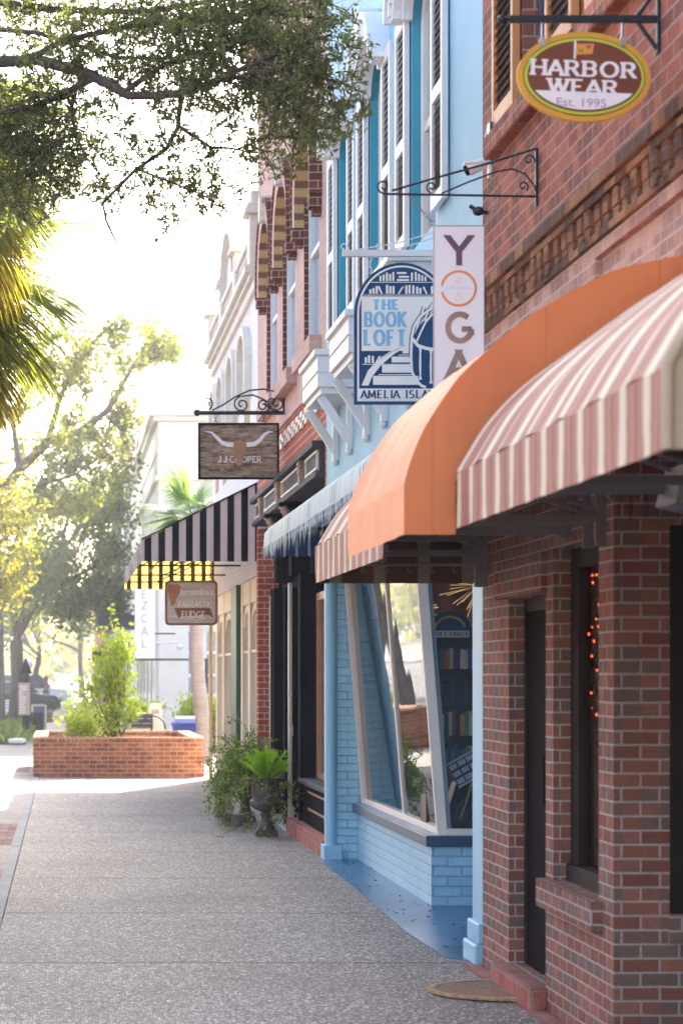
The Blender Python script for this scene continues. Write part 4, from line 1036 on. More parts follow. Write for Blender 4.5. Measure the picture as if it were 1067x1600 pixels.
# wall facing the camera with one window opening  (x 4.95..6.3, z .5..2.85)
def wall_y(mb,Y,x0,x1,z0,z1,ops=(),dep=.15,m=0):
    xs=sorted({x0,x1,*[o[0] for o in ops],*[o[1] for o in ops]}); zs=sorted({z0,z1,*[o[2] for o in ops],*[o[3] for o in ops]})
    for i in range(len(xs)-1):
        for j in range(len(zs)-1):
            cx,cz=(xs[i]+xs[i+1])/2,(zs[j]+zs[j+1])/2
            if any(o[0]<cx<o[1] and o[2]<cz<o[3] for o in ops): continue
            mb.quad((xs[i],Y,zs[j]),(xs[i+1],Y,zs[j]),(xs[i+1],Y,zs[j+1]),(xs[i],Y,zs[j+1]),m)
    for a,b,c,d in ops:
        mb.quad((a,Y,c),(b,Y,c),(b,Y+dep,c),(a,Y+dep,c),m); mb.quad((a,Y,d),(a,Y+dep,d),(b,Y+dep,d),(b,Y,d),m)
        mb.quad((a,Y,c),(a,Y+dep,c),(a,Y+dep,d),(a,Y,d),m); mb.quad((b,Y,c),(b,Y,d),(b,Y+dep,d),(b,Y+dep,c),m)
wall_y(w,60,X,16,0,6.6,[(3.05,4.05,.55,2.85)])
w.box(X,X+.2,60.02,84.98,0,6.598)
w.box(X-.06,X+.02,60.4,60.9,0,6.0)
for k in range(7): w.box(X-.04,X+.02,62+k*3,62.35+k*3,0,6.0)
w.quad((16,60,0),(16,85,0),(16,85,8.3),(16,60,8.3)); w.quad((X,85,0),(X,85,8.3),(16,85,8.3),(16,85,0))
obj('wall',w,M['white_warm'],B5)
w=MB(); w.box(X-.10,16.1,59.9,85.1,6.6,6.72); w.box(X-.02,16.02,59.98,85.02,6.72,8.1); w.box(X-.14,16.1,59.86,85.1,8.1,8.22); w.box(X-.22,16.2,59.78,85.2,8.22,8.4); w.box(X-.05,X+.1,59.95,85,7.3,7.36)
obj('cornice',w,M['white_warm'],B5,bevel=.02)
f=MB(); a,b,c_,d=3.05,4.05,.55,2.85
f.box(a,a+.08,60.05,60.12,c_,d); f.box(b-.08,b,60.05,60.12,c_,d); f.box((a+b)/2-.04,(a+b)/2+.04,60.05,60.12,c_,d)
for z in (c_,1.12,1.62,2.2,2.77): f.box(a+.08,b-.08,60.051,60.12,z,z+.08)
wf=obj('window',f,M['white'],B5); p=MB(); p.quad((a,60.1,c_),(b,60.1,c_),(b,60.1,d),(a,60.1,d)); obj('pane',p,M['pane'],wf)
for k in range(5):
    f=MB(); yy=62.6+k*3; f.box(X-.03,X+.02,yy,yy+.12,.8,2.6); f.box(X-.03,X+.02,yy+1.5,yy+1.62,.8,2.6); f.box(X-.029,X+.02,yy,yy+1.62,2.5,2.6); f.box(X-.029,X+.02,yy,yy+1.62,.8,.9)
    wf=obj('window',f,M['white'],B5); p=MB(); p.quad((X-.012,yy+.1,.9),(X-.012,yy+.1,2.5),(X-.012,yy+1.5,2.5),(X-.012,yy+1.5,.9)); obj('pane',p,M['pane'],wf)
c=MB(); c.box(.95,X,68,72,3.05,3.40); c.box(.95,1.02,68,72,3.4,3.45)
obj('door_canopy',c,M['charcoal'],B5)
c=MB(); c.tube([(1.0,68.2,3.4),(X,68.2,5.0)],.03,6); c.tube([(1.0,71.8,3.4),(X,71.8,5.0)],.03,6); obj('canopy_rod',c,M['iron'],B5)

# far row: pale building with lantern tower, red brick bit
B6=thing('tall_pale_building',(2.2,86,0),'far pale building hung with flags beyond the cream one','building')
w=MB(); w.box(2.2,14,86,112,0,9.8); obj('wall',w,M['white_warm'],B6); w=MB(); w.box(2.05,14.1,85.9,112.1,9.8,10.3); w.box(2.1,14.05,85.95,112.05,6.2,6.5); obj('cornice',w,M['cornice'],B6)
for k in range(6):
    for z in (1,4.2,7.2):
        f=MB(); yy=88+k*4; f.box(2.15,2.2,yy,yy+1.4,z,z+2); f.box(2.13,2.2,yy+.65,yy+.75,z,z+2); f.box(2.13,2.2,yy,yy+1.4,z+.95,z+1.05); wf=obj('window',f,M['pane'],B6)
B7=thing('brick_corner_building',(1.9,113,0),'distant red brick building at the end of the row','building')
w=MB(); w.box(1.9,14,113,150,0,8); obj('wall',w,M['brick_red'],B7); w=MB(); w.box(1.7,14.1,112.9,150.1,8,8.5); obj('cornice',w,M['cornice'],B7)
for k in range(5):
    for z in (1,4.6):
        f=MB(); yy=115+k*6; f.box(1.85,1.9,yy,yy+1.8,z,z+2.2); f.box(1.83,1.9,yy-.1,yy+1.9,z-.15,z); obj('window',f,M['pane'],B7)
T=thing('clock_tower',(6,170,0),'pale blue and white lantern tower rising above the cream building','tower')
w=MB(); w.box(5.6,6.9,169.3,170.7,0,17.5); obj('tower_body',w,M['white_warm'],T)
w=MB()
cx=(239-102)/3700*170
for k in range(8):
    a=R(k*45+22); w.tube([(cx+.42*math.cos(a),170+.42*math.sin(a),19),(cx+.42*math.cos(a),170+.42*math.sin(a),21.2)],.07,6)
w.lathe([(.30,19),(.30,21.2)],(cx,170,0),12)
obj('lantern',w,M['white'],T)
w=MB(); w.lathe([(.75,17.5),(.75,17.7),(.55,17.8),(.55,19.0),(.65,19.05)],(cx,170,0),12); obj('lantern_base',w,M['sign_blue'],T); w=MB(); w.lathe([(.62,21.2),(.58,21.5),(.40,22.0),(.18,22.5),(.02,23.0)],(cx,170,0),12); obj('lantern_roof',w,M['sign_blue'],T)
# flags
for (px,pt,pb,Y,cm,lab) in ((212,720,800,84,M['red_cloth'],'drooping red and white flag on the far pale facade'),(201,700,880,88,M['sign_blue'],'long pale banner hanging left of the flag on the far facade')):
    t_=thing('flag',tuple(P(px+8,pt-5,Y)),lab,'flag')
    c=MB(); vs=[]; n=10
    for i in range(n+1):
        z=P(px,pt+(pb-pt)*i/n,Y).z
        for j in range(6):
            vs.append((P(px-8+3.2*j,0,Y).x+.05*math.sin(i*.9+j),Y+.12*math.sin(j*1.6+i*.3),z+.02*j*(n-i)))
    c.add(vs,[(i*6+j,i*6+j+1,i*6+j+7,i*6+j+6) for i in range(n) for j in range(5)],0,True); obj('cloth',c,cm if px!=212 else fabric('flag_cloth',[(.5,(.45,.06,.07)),(1,(.75,.72,.72))],.22,0,.3),t_)
    c=MB(); c.tube([P(px-12,pt-12,Y),(W,Y,P(px,pt+40,Y).z)],.03,6); obj('pole',c,M['white'],t_)

# ================================================================== PLANTER WALL and plaza
PL=thing('brick_planter',(.9,41,0),'low red brick planter wall across the pavement','planter')
w=MB(); a0,a1,b0,b1=-.52,2.27,38.6,43.5
for q in ((a0,a1,b0,b0+.22),(a0,a1,b1-.22,b1),(a0,a0+.22,b0+.22,b1-.22),(a1-.22,a1,b0+.22,b1-.22)): w.box(q[0],q[1],q[2],q[3],0,.58)
obj('wall',w,M['brick_planter'],PL)
w=MB(); x=a0-.01
while x<a1: w.box(x,min(x+.064,a1+.01),b0-.008,b0+.23,.582,.645); w.box(x,min(x+.064,a1+.01),b1-.23,b1+.008,.582,.645); x+=.0685
y=b0+.235
while y<b1-.24: w.box(a0-.01,a0+.23,y,y+.064,.582,.645); w.box(a1-.23,a1+.01,y,y+.064,.582,.645); y+=.0685
obj('coping',w,M['brick_planter'],PL,bevel=.004)
w=MB(); w.box(a0+.22,a1-.22,b0+.22,b1-.22,.1,.5); obj('soil',w,M['earth'],PL)

# blue bin
b=thing('recycling_bin',(2.0,45.6,0),'blue lidded recycling bin behind the right end of the planter wall','bin')
x0,x1,yb0,yb1=2.08,2.70,45.3,45.95
c=MB(); c.add([(x0+.05,yb0+.05,.08),(x1-.05,yb0+.05,.08),(x1-.05,yb1-.05,.08),(x0+.05,yb1-.05,.08),(x0,yb0,.72),(x1,yb0,.72),(x1,yb1,.72),(x0,yb1,.72)],[(0,3,2,1),(0,1,5,4),(1,2,6,5),(2,3,7,6),(3,0,4,7)]); c.box(x0-.02,x1+.02,yb0-.02,yb1+.02,.69,.735); obj('bin_body',c,M['bin_blue'],b,bevel=.01)
c=MB(); c.add([(x0-.04,yb0-.06,.74),(x1+.04,yb0-.06,.74),(x1+.04,yb1+.03,.78),(x0-.04,yb1+.03,.78),(x0+.05,yb0+.08,.83),(x1-.05,yb0+.08,.83),(x1-.05,yb1-.05,.87),(x0+.05,yb1-.05,.87)],[(0,3,2,1),(4,5,6,7),(0,1,5,4),(1,2,6,5),(2,3,7,6),(3,0,4,7)]); obj('lid',c,M['bin_blue'],b,bevel=.012)
for s_ in (x0+.04,x1-.04): c=MB(); c.tube([(s_-.025,yb1-.03,.1),(s_+.025,yb1-.03,.1)],.1,14); obj('wheel',c,M['rubber'],b)
# bench behind the planter, seen above its coping
b=thing('park_bench',(1.0,46.8,0),'grey slatted bench with a round arm behind the planter wall','bench')
c=MB()
for z in (.62,.72,.82): c.box(.55,1.75,47.05,47.08,z,z+.075)
obj('backrest',c,M['charcoal'],b,bevel=.004); c=MB()
for k in range(4): c.box(.55,1.75,46.6+k*.11,46.69+k*.11,.43,.46)
obj('seat',c,M['charcoal'],b,bevel=.004)
for xx in (.6,1.72):
    c=MB(); c.box(xx-.02,xx+.02,46.6,46.65,0,.43); c.box(xx-.02,xx+.02,47.03,47.07,0,.88); obj('leg',c,M['iron'],b)
c=MB(); c.tube([(1.72+.26*math.cos(R(i*15)),46.62,.60+.26*math.sin(R(i*15))) for i in range(13)],.016,6); obj('arm',c,M['iron'],b)
# tan folding boards leaning
for k,(x,zt_,lab) in enumerate(((1.50,.92,'shorter tan board standing left of the taller one behind the planter wall'),(1.80,1.10,'taller tan board with a dark label standing behind the planter wall'))):
    r_=thing('sandwich_board',(x,46.9,0),lab,'board',group='tan boards behind the planter wall')
    c=MB(); c.add([(x-.16,47.0,0),(x+.2,47.0,0),(x+.12,47.2,zt_),(x-.12,47.2,zt_),(x-.16,47.05,0),(x+.2,47.05,0),(x+.12,47.25,zt_),(x-.12,47.25,zt_)],[(0,1,2,3),(4,7,6,5),(0,4,5,1),(3,2,6,7),(0,3,7,4),(1,5,6,2)]); obj('front_board',c,M['cream'],r_)
    c=MB(); c.add([(x-.16,47.55,0),(x+.2,47.55,0),(x+.12,47.3,zt_),(x-.12,47.3,zt_)],[(0,1,2,3)]); obj('rear_board',c,M['cream'],r_)
    if k: c=MB(); c.box(x-.07,x+.07,47.14,47.16,zt_-.2,zt_-.12); obj('plate',c,M['tan_carve'],r_)

# ================================================================== SIGNS
def chainlink(mb,a,b,n=7,r=.011,t=.0028):
    a,b=Vector(a),Vector(b)
    for i in range(n):
        c=a.lerp(b,(i+.5)/n); d=(b-a).normalized(); L=(b-a).length/n*.62
        s_=Vector((0,1,0)) if i%2 else d.cross(Vector((0,1,0))).normalized()
        mb.tube([c+d*L*math.cos(R(k*45))+s_*r*math.sin(R(k*45)) for k in range(9)],t,5,cap=False)
# --- oval sign
Y=9.45; s=Y/F
hs=thing('oval_sign',(2.07,Y,4.04),'brown oval HARBOR WEAR sign with a yellow rim hanging from a black iron bracket','sign')
C=P(911,121,Y); cx,cz=C.x,C.z
c=MB(); disc(c,cx,cz,104*s,70*s,Y-.012,Y+.012,0,64); obj('board',c,M['sign_yellow'],hs)
c=MB(); disc(c,cx,cz,95*s,61.5*s,Y-.0145,Y-.0118,0,64); obj('rim_line',c,M['sign_brown'],hs)
c=MB(); disc(c,cx,cz,93.5*s,60*s,Y-.0165,Y-.0144,0,64); obj('lime_ring',c,M['sign_lime'],hs)
c=MB(); disc(c,cx,cz,89*s,55.5*s,Y-.019,Y-.0164,0,64); obj('field',c,M['sign_brown'],hs)
yf=Y-.019
c=MB(); n=20; aa=[R(-152+124*i/n) for i in range(n+1)]
pts=[(cx+86*s*math.cos(a),cz+52.5*s*math.sin(a)) for a in aa]
c.prism(pts,'y',yf,yf-.003); obj('white_band',c,M['sign_white'],hs)
c=MB(); stroke_text(c,'HARBOR',P(827,0,Y).x,P(992,0,Y).x,P(0,122,Y).z,25*s,yf,.22,.12,.07,gap=.12); stroke_text(c,'WEAR',P(853,0,Y).x,P(964,0,Y).x,P(0,150,Y).z,24*s,yf,.22,.12,.07,gap=.08); obj('lettering',c,M['sign_white'],hs)
c=MB(); font_text(c,'Est. 1995',P(869,0,Y).x,P(946,0,Y).x,P(0,169,Y).z,13*s,yf-.003,dep=.002); obj('date_lettering',c,M['sign_lilac'],hs)
c=MB(); c.box(P(893,0,Y).x,P(896,0,Y).x,yf-.004,yf,P(0,95,Y).z,P(0,67,Y).z); fl=obj('flag_staff',c,M['sign_white'],hs)
a,b_,q,d_=[P(*p,Y) for p in ((896.5,88),(896.5,71),(924,70),(922,86))]
c=MB(); c.prism([(a.x,a.z),(b_.x,b_.z),(q.x,q.z),(d_.x,d_.z)],'y',yf,yf-.003); obj('flag',c,M['sign_orange'],fl)
c=MB(); m_=P(922,86,Y); n_=P(912,78,Y); c.prism([(a.x,a.z),(b_.x,b_.z),(n_.x,n_.z),(m_.x,m_.z)],'y',yf-.003,yf-.0045); obj('flag_yellow',c,M['sign_yellow'],fl)
c=MB(); stroke_text(c,'H',P(900,0,Y).x,P(906,0,Y).x,P(0,85,Y).z,6*s,yf-.0045,.16,.16,dep=.001); stroke_text(c,'W',P(911,0,Y).x,P(919,0,Y).x,P(0,78,Y).z,5*s,yf-.0045,.16,.16,dep=.001); obj('flag_lettering',c,M['sign_brown'],fl)
br=thing('sign_bracket',(W,Y,4.3),'black iron bracket holding the oval sign at the top right','bracket')
c=MB(); zb=P(0,30,Y).z; c.box(P(795,0,Y).x,W-.01,Y-.013,Y+.013,zb-.014,zb+.014); c.tube([(P(784,0,Y).x,Y,zb),(P(797,0,Y).x,Y,zb)],.009,8); c.ball((P(783,0,Y).x,Y,zb),.018,10)
c.box(W-.014,W-.001,Y-.02,Y+.02,P(0,84,Y).z,P(0,-30,Y).z); c.beam((W-.01,Y,zb-.12),(W-.09,Y,zb-.01),.016,.016); c.beam((W-.01,Y,zb+.12),(W-.09,Y,zb+.01),.016,.016)
obj('arm',c,M['iron'],br,bevel=.003)
c=MB()
for px in (846,971):
    xx=P(px,0,Y).x; c.tube([(xx,Y,zb-.01),(xx,Y,P(0,68,Y).z+.0)],.005,6); c.box(xx-.010,xx+.010,Y-.02,Y+.02,P(0,74,Y).z,P(0,60,Y).z); c.tube([(xx,Y-.022,P(0,66,Y).z),(xx,Y+.022,P(0,66,Y).z)],.007,8)
obj('hanger',c,M['galv'],br)
hs.rotation_euler=(0,R(2.2),0)

# --- YOGA blade sign
Y=11.87; s=Y/F
ys=thing('blade_sign',(1.98,Y,3.05),'tall white YOGA blade sign with an orange ring','sign')
c=MB(); a,b_=P(677,353,Y),P(756,622,Y); c.box(a.x,b_.x,Y-.006,Y+.006,b_.z,a.z); obj('board',c,M['sign_white'],ys,bevel=.002)
c=MB(); c.box(a.x-.001,a.x+.003,Y-.008,Y+.008,b_.z,a.z); c.box(b_.x-.003,b_.x+.001,Y-.008,Y+.008,b_.z,a.z); c.box(a.x+.003,b_.x-.003,Y-.008,Y+.008,a.z-.003,a.z+.002); obj('edge',c,M['steel'],ys)
yf=Y-.006
c=MB(); stroke_text(c,'Y',P(695,0,Y).x,P(738,0,Y).x,P(0,415,Y).z,48*s,yf,.2,.17); obj('letter_top',c,M['sign_plum'],ys)
c=MB(); stroke_text(c,'G',P(695,0,Y).x,P(738,0,Y).x,P(0,537,Y).z,50*s,yf,.2,.17); stroke_text(c,'A',P(693,0,Y).x,P(739,0,Y).x,P(0,596,Y).z,50*s,yf,.2,.17); obj('lettering',c,M['sign_bronze'],ys)
C=P(716,451,Y); c=MB(); disc(c,C.x,C.z,28.5*s,28.5*s,yf-.002,yf,0,40,-168,172,(24.8*s,24.8*s)); rg=obj('ring',c,M['sign_orange'],ys)
c=MB(); c.tube([(C.x+dx*s,yf-.002,C.z+dz*s) for dx,dz in ((-5,-18),(-2,-10),(0,-5),(2,-10),(5,-18))],.0006,4); c.tube([(C.x+4*s*math.cos(R(k*30)),yf-.002,C.z+(13+5*math.sin(R(k*30)))*s) for k in range(13)],.0006,4); obj('ring_figure',c,M['sign_orange'],rg)
c=MB(); 
for x0_ in (-21,-2): c.tube([(C.x+(x0_+k*1.4)*s,yf-.002,C.z+(1.5*math.sin(k*1.9)+(3 if k in(0,8) else 0))*s) for k in range(16)],.0005,4)
obj('ring_script',c,M['sign_lilac'],rg)
br=thing('sign_bracket',(W,Y,4.07),'thin black scrolled bracket above the YOGA sign','bracket')
c=MB(); r_=.006; zb=P(0,303,Y).z
c.tube([(P(598,0,Y).x,Y,zb),(W-.01,Y,P(0,307,Y).z)],r_,6); c.box(W-.016,W-.002,Y-.008,Y+.008,P(0,322,Y).z,P(0,232,Y).z)
c.tube([P(612,298,Y),P(680,278,Y),P(760,256,Y),P(838,232,Y)],r_,6)
c.tube([P(690,302,Y),P(730,285,Y),P(775,268,Y),P(800,264,Y),P(820,272,Y),P(834,290,Y),P(839,306,Y)],r_*.8,6)
for (px,py,rr,a0,dr) in ((599,291,11,-90,-1),(674,292,9,-90,-1),(826,250,9,-30,1),(817,291,8,-60,1)):
    q=P(px,py,Y); c.tube(spiral((q.x,q.z),rr*s,1.2,a0,dr,20,.25,Y),r_*.8,6)
obj('scrollwork',c,M['iron'],br)
c=MB(); chainlink(c,P(640,306,Y),P(678,352,Y),7,.008,.0022); obj('chain',c,M['steel'],br); c=MB(); chainlink(c,P(783,306,Y),P(757,352,Y),6,.008,.0022); obj('chain',c,M['steel'],br)
# --- security camera
Y=13.2
sc_=thing('security_camera',(2.34,Y,4.5),'small white security camera on the corner of the brick wall above the YOGA sign','camera')
a,b_=P(730,266,Y),P(757,254,Y); c=MB(); c.tube([a,(a+b_)/2,b_],[.036,.036,.030],12); c.box(min(a.x,b_.x)-.02,b_.x,Y-.04,Y+.04,a.z+.032,a.z+.042); obj('housing',c,M['white'],sc_)
c=MB(); d=(a-b_).normalized(); c.tube([a,a+d*.012],[.030,.028],12); obj('lens',c,M['black'],sc_)
c=MB(); c.tube([b_,b_+Vector((.05,0,.0)),(W,Y,b_.z-.05)],.012,8); c.tube([(W-.015,Y,b_.z-.05),(W,Y,b_.z-.05)],.04,12); c.tube([(W-.01,Y,b_.z-.02),(W-.03,Y,b_.z+.15),(W-.01,Y,b_.z+.22)],.005,5); obj('mount',c,M['white'],sc_)
q=P(771,210,12.9); c=MB(); c.box(q.x-.03,q.x+.03,12.85,12.95,q.z-.06,q.z+.06); tag(obj('junction_box',c,M['navy'],None,bevel=.004),'small dark blue box beside the lowest orange shutter','box')
for px,py,nm in ((747,330,1),): 
    q=P(px,py,13.3); c=MB(); c.ball((q.x,13.3,q.z),.035,8,sq=(1,1,.8)); c.tube([(q.x-.05,13.3,q.z+.03),(q.x,13.3,q.z),(W,13.3,q.z-.01)],.012,6); tag(obj('wall_hook',c,M['iron']),'dark iron hook on the blue wall corner beside the YOGA sign','hook')

# --- book shop sign
Y=14.57; s=Y/F
bs=thing('arched_sign',(2.1,Y,3.35),'navy and cream arched THE BOOK LOFT sign with a spiral staircase','sign')
def Q(px,py): 
    v=P(px,py,Y); return (v.x,v.z)
cxp=627; 
def archplate(mb,ins,y0,y1,mi=0,bot=632,top=411,hw=74,spring=490):
    pts=[Q(cxp-hw+ins,bot-ins),Q(cxp+hw-ins,bot-ins)]
    n=24
    for i in range(n+1):
        a=math.pi*i/n; pts.append(Q(cxp+(hw-ins)*math.cos(a),spring-(spring-top-ins)*math.sin(a)))
    mb.prism(pts,'y',y1,y0,mi)
c=MB(); archplate(c,0,Y-.015,Y+.015); obj('board',c,M['sign_navy'],bs)
c=MB(); archplate(c,4.5,Y-.018,Y-.0148); obj('cream_line',c,M['sign_cream'],bs)
c=MB(); archplate(c,7.5,Y-.021,Y-.0178,bot=615); obj('field',c,M['sign_navy'],bs)
yf=Y-.021
def rect(mb,x0,y0,x1,y1,d=.003,mi=0,k=0): a=P(x0,y0,Y); b=P(x1,y1,Y); mb.box(a.x,b.x,yf-d-k*.0002,yf-.0001,b.z,a.z,mi)
def poly(mb,pts,d=.003,mi=0): mb.prism([Q(*p) for p in pts],'y',yf,yf-d,mi)
def ribbon(mb,pts,w,d=.004,mi=0):
    L=[];Rr=[]
    ws=w if isinstance(w,(list,tuple)) else [w]*len(pts)
    for i,(x,y) in enumerate(pts):
        x2,y2=pts[min(i+1,len(pts)-1)]; x1,y1=pts[max(i-1,0)]; dx,dy=x2-x1,y2-y1; l=math.hypot(dx,dy) or 1
        L.append(Q(x-dy/l*ws[i]/2,y+dx/l*ws[i]/2)); Rr.append(Q(x+dy/l*ws[i]/2,y-dx/l*ws[i]/2))
    n=len(L); vs=[(p[0],yf-d,p[1]) for p in L]+[(p[0],yf-d,p[1]) for p in Rr]+[(p[0],yf,p[1]) for p in L]+[(p[0],yf,p[1]) for p in Rr]
    mb.add(vs,[(i,i+1,n+i+1,n+i) for i in range(n-1)]+[(i,i+1,2*n+i+1,2*n+i) for i in range(n-1)]+[(n+i,n+i+1,3*n+i+1,3*n+i) for i in range(n-1)],mi)
c=MB()
for x,h in ((592,8),(597,10),(602,13),(607,11),(612,14),(641,13),(647,14),(652,11),(657,9),(662,7)): rect(c,x,440-h,x+3,440)
rect(c,619,426,634,429); rect(c,622,432,638,435); rect(c,619,437,638,440)
for x,h in ((576,7),(581,9),(586,12),(602,14),(607,12),(612,12),(632,13),(637,14),(643,13),(649,11),(654,9),(672,12),(677,9)): rect(c,x,460-h,x+3.4,460)
for x,d_ in ((592,5),(620,7),(664,-5)): poly(c,[(x,460),(x+3,460),(x+3+d_*(1 if x!=592 else -1),449),(x+d_*(1 if x!=592 else -1),449)] if x!=592 else [(594,460),(597,460),(592,448),(589,448)])
for x,h in ((569,9),(574,12),(580,11)): rect(c,x,568-h,x+3.4,568)
poly(c,[(585,568),(588,568),(594,557),(591,557)]); poly(c,[(591,568),(593,568),(601,557),(598,557)])
obj('painted_books',c,M['sign_cream'],bs)
c=MB(); 
for x0,x1,y in ((579,681,441.5),(568,694,461.5),(565,612,569.5)): rect(c,x0,y,x1,y+1)
obj('shelf_lines',c,M['sign_cream'],bs)
c=MB(); rect(c,564,464,692,549,.0025); obj('name_panel',c,M['sign_cream'],bs)
yn=yf-.0025
c=MB(); X_=lambda p:P(p,0,Y).x; Z_=lambda p:P(0,p,Y).z
stroke_text(c,'THE',X_(580),X_(623),Z_(485),16*s,yn,.32,.14,.03,gap=.12); stroke_text(c,'BOOK',X_(568),X_(634),Z_(512),24*s,yn,.34,.13,.02,gap=.08); stroke_text(c,'LOFT',X_(567),X_(634),Z_(541),25*s,yn,.34,.13,.02,gap=.08)
obj('lettering',c,M['sign_sky'],bs)
c=MB(); rect(c,561,608,693,625,.0025); obj('name_strip',c,M['sign_cream'],bs)
c=MB(); stroke_text(c,'AMELIA ISLAND',X_(562),X_(692),Z_(623),12.5*s,yn,.22,.10,.03,gap=.16); obj('place_lettering',c,M['sign_navy'],bs)
# stairs
c=MB()
poly(c,[(564,603),(575,603),(580,590),(594,572),(612,556),(636,540),(630,540),(612,548),(590,562),(574,580)],.0045)
for (x0,y0,x1,y1) in ((582,588,655,602),(596,571,645,583),(611,558,641,567),(628,547,641,553)): poly(c,[(x0,y1),(x0,y0),(x1-3,y0),(x1,y1)],.0035)
for (x0,x1,y) in ((590,645,585.5),(606,640,569.5),(622,640,555)): rect(c,x0,y,x1,y+1.2,.0035)
obj('stair_treads',c,M['sign_cream'],bs)
c=MB(); poly(c,[(636,604),(641,585),(640,556),(644,530),(652,512),(664,499),(680,491),(692,490),(692,604)],.003,0); obj('stairwell',c,M['sign_navy'],bs)
c=MB()
for l_,w_ in (([(684,478),(668,486),(655,496),(646,510),(642,528),(641,556)],7),([(690,482),(674,492),(664,504),(656,520),(650,534)],5.5),([(661,480),(656,497),(650,513)],6),([(676,474),(668,487),(662,502)],6),([(632,540),(612,550),(590,564)],0.5)): ribbon(c,l_,w_,.0052)
obj('rail_outline',c,M['sign_navy'],bs)
c=MB()
ribbon(c,[(684,478),(668,486),(655,496),(646,510),(642,528),(641,556),(642,580),(648,594),(657,603),(664,606)],4,.006)
ribbon(c,[(690,482),(674,492),(664,504),(656,520),(650,534)],3,.0062)
ribbon(c,[(643,530),(652,541),(664,545),(676,547),(692,544)],5,.0064)
for x,a_,b_ in ((655.5,543,594),(672,547,600),(686,546,603)): ribbon(c,[(x,a_),(x,a_+8),(x-.3,(a_+b_)/2),(x,b_-6),(x,b_)],[5,2.6,3.4,2.4,5],.0066)
ribbon(c,[(661,480),(656,497),(650,513)],[4,2,4],.0068); ribbon(c,[(676,474),(668,487),(662,502)],[4,2,4],.0068)
obj('spiral_rail',c,M['sign_cream'],bs)
br=thing('sign_bracket',(W,Y,4.2),'white timber beam bracket with thin iron rods above the arched book sign','bracket')
c=MB(); zb=P(0,396,Y).z; c.box(P(535,0,Y).x,W,Y-.02,Y+.02,zb-.02,zb+.02); obj('beam',c,M['white'],br,bevel=.003)
c=MB(); c.tube([P(545,392,Y),P(620,380,Y),(W,Y,P(0,355,Y).z)],.004,5); c.tube([P(600,394,Y),P(660,378,Y),(W,Y,P(0,362,Y).z)],.004,5)
for px in (537,592): q=P(px,386,Y); c.tube(spiral((q.x,q.z),7*s,1.0,-60,1,16,.4,Y),.004,5)
obj('scrollwork',c,M['white'],br)
c=MB()
for px in (578,676): c=MB(); chainlink(c,P(px,400,Y),P(px,426 if px==578 else 424,Y),3,.012,.003); obj('chain',c,M['white'],br)

# --- longhorn sign
Y=25.6; s=Y/F
js=thing('wooden_sign',(1.9,Y,3.8),'weathered plank JJ COOPER sign with a white longhorn skull','sign')
a,b_=P(313,664,Y),P(433,746,Y)
c=MB(); c.box(a.x,b_.x,Y-.012,Y+.012,b_.z,a.z); obj('board',c,M['planks'],js)
c=MB(); t=3*s; c.box(a.x-t,b_.x+t,Y-.025,Y+.025,a.z,a.z+t); c.box(a.x-t,b_.x+t,Y-.025,Y+.025,b_.z-t,b_.z); c.box(a.x-t,a.x,Y-.0249,Y+.0249,b_.z,a.z); c.box(b_.x,b_.x+t,Y-.0249,Y+.0249,b_.z,a.z); obj('frame',c,M['black'],js)
yf=Y-.012
c=MB(); ribbon_pts=[(321,674),(331,676),(339,684),(347,692),(356,695),(366,695),(376,694)]
def rib2(pts,w,d):
    global Y
    ribbon(c,pts,w,d)
rib2(ribbon_pts,[1,3,5,6,7,7,6],.008); rib2([(374,694),(388,695),(398,694),(406,688),(413,679),(420,675),(427,675)],[6,7,7,6,5,3,1],.0085)
obj('horns',c,M['sign_white'],js)
c=MB(); poly(c,[(365,690),(374,687),(384,691),(386,700),(383,706),(380,718),(376,724),(371,722),(368,712),(364,704)],.012); poly(c,[(368,715),(376,712),(380,720),(376,729),(370,727)],.0135); sk=obj('skull',c,M['copper_wood'],js)
c=MB(); stroke_text(c,'JJ',P(340,0,Y).x,P(355,0,Y).x,P(0,723,Y).z,10*s,yf,.2,.16,gap=.3); stroke_text(c,'COOPER',P(359,0,Y).x,P(408,0,Y).x,P(0,723,Y).z,10*s,yf,.13,.13,gap=.15); obj('lettering',c,M['sign_white'],js)
br=thing('sign_bracket',(W,Y,4.5),'black scrolled iron bracket with a round pole above the longhorn sign','bracket')
c=MB(); zb=P(0,645,Y).z; c.tube([(P(311,0,Y).x,Y,zb),(W,Y,zb)],.022,10); c.ball((P(308,0,Y).x,Y,zb),.037,12); obj('pole',c,M['iron'],br)
c=MB(); r_=.0095
c.tube([P(332,641,Y),P(350,632,Y),P(368,620,Y),P(390,610,Y),P(412,608,Y),P(432,612,Y),P(445,626,Y),P(447,644,Y)],r_,6)
for (px,py,rr,a0,dr) in ((323,630,10,-70,1),(378,632,13,95,1),(411,634,11,-60,1),(432,630,13,170,1),(425,628,7,-90,-1)):
    q=P(px,py,Y); c.tube(spiral((q.x,q.z),rr*s,1.5,a0,dr,28,.2,Y),r_,6)
c.tube([P(378,619,Y),P(395,617,Y),P(412,624,Y),P(421,640,Y)],r_,6)
c.box(W-.02,W,Y-.02,Y+.02,P(0,648,Y).z,P(0,600,Y).z); obj('scrollwork',c,M['iron'],br)
c=MB(); 
for px in (337,412): c=MB(); chainlink(c,P(px,648,Y),P(px,663,Y),3,.014,.004); obj('chain',c,M['iron'],br)

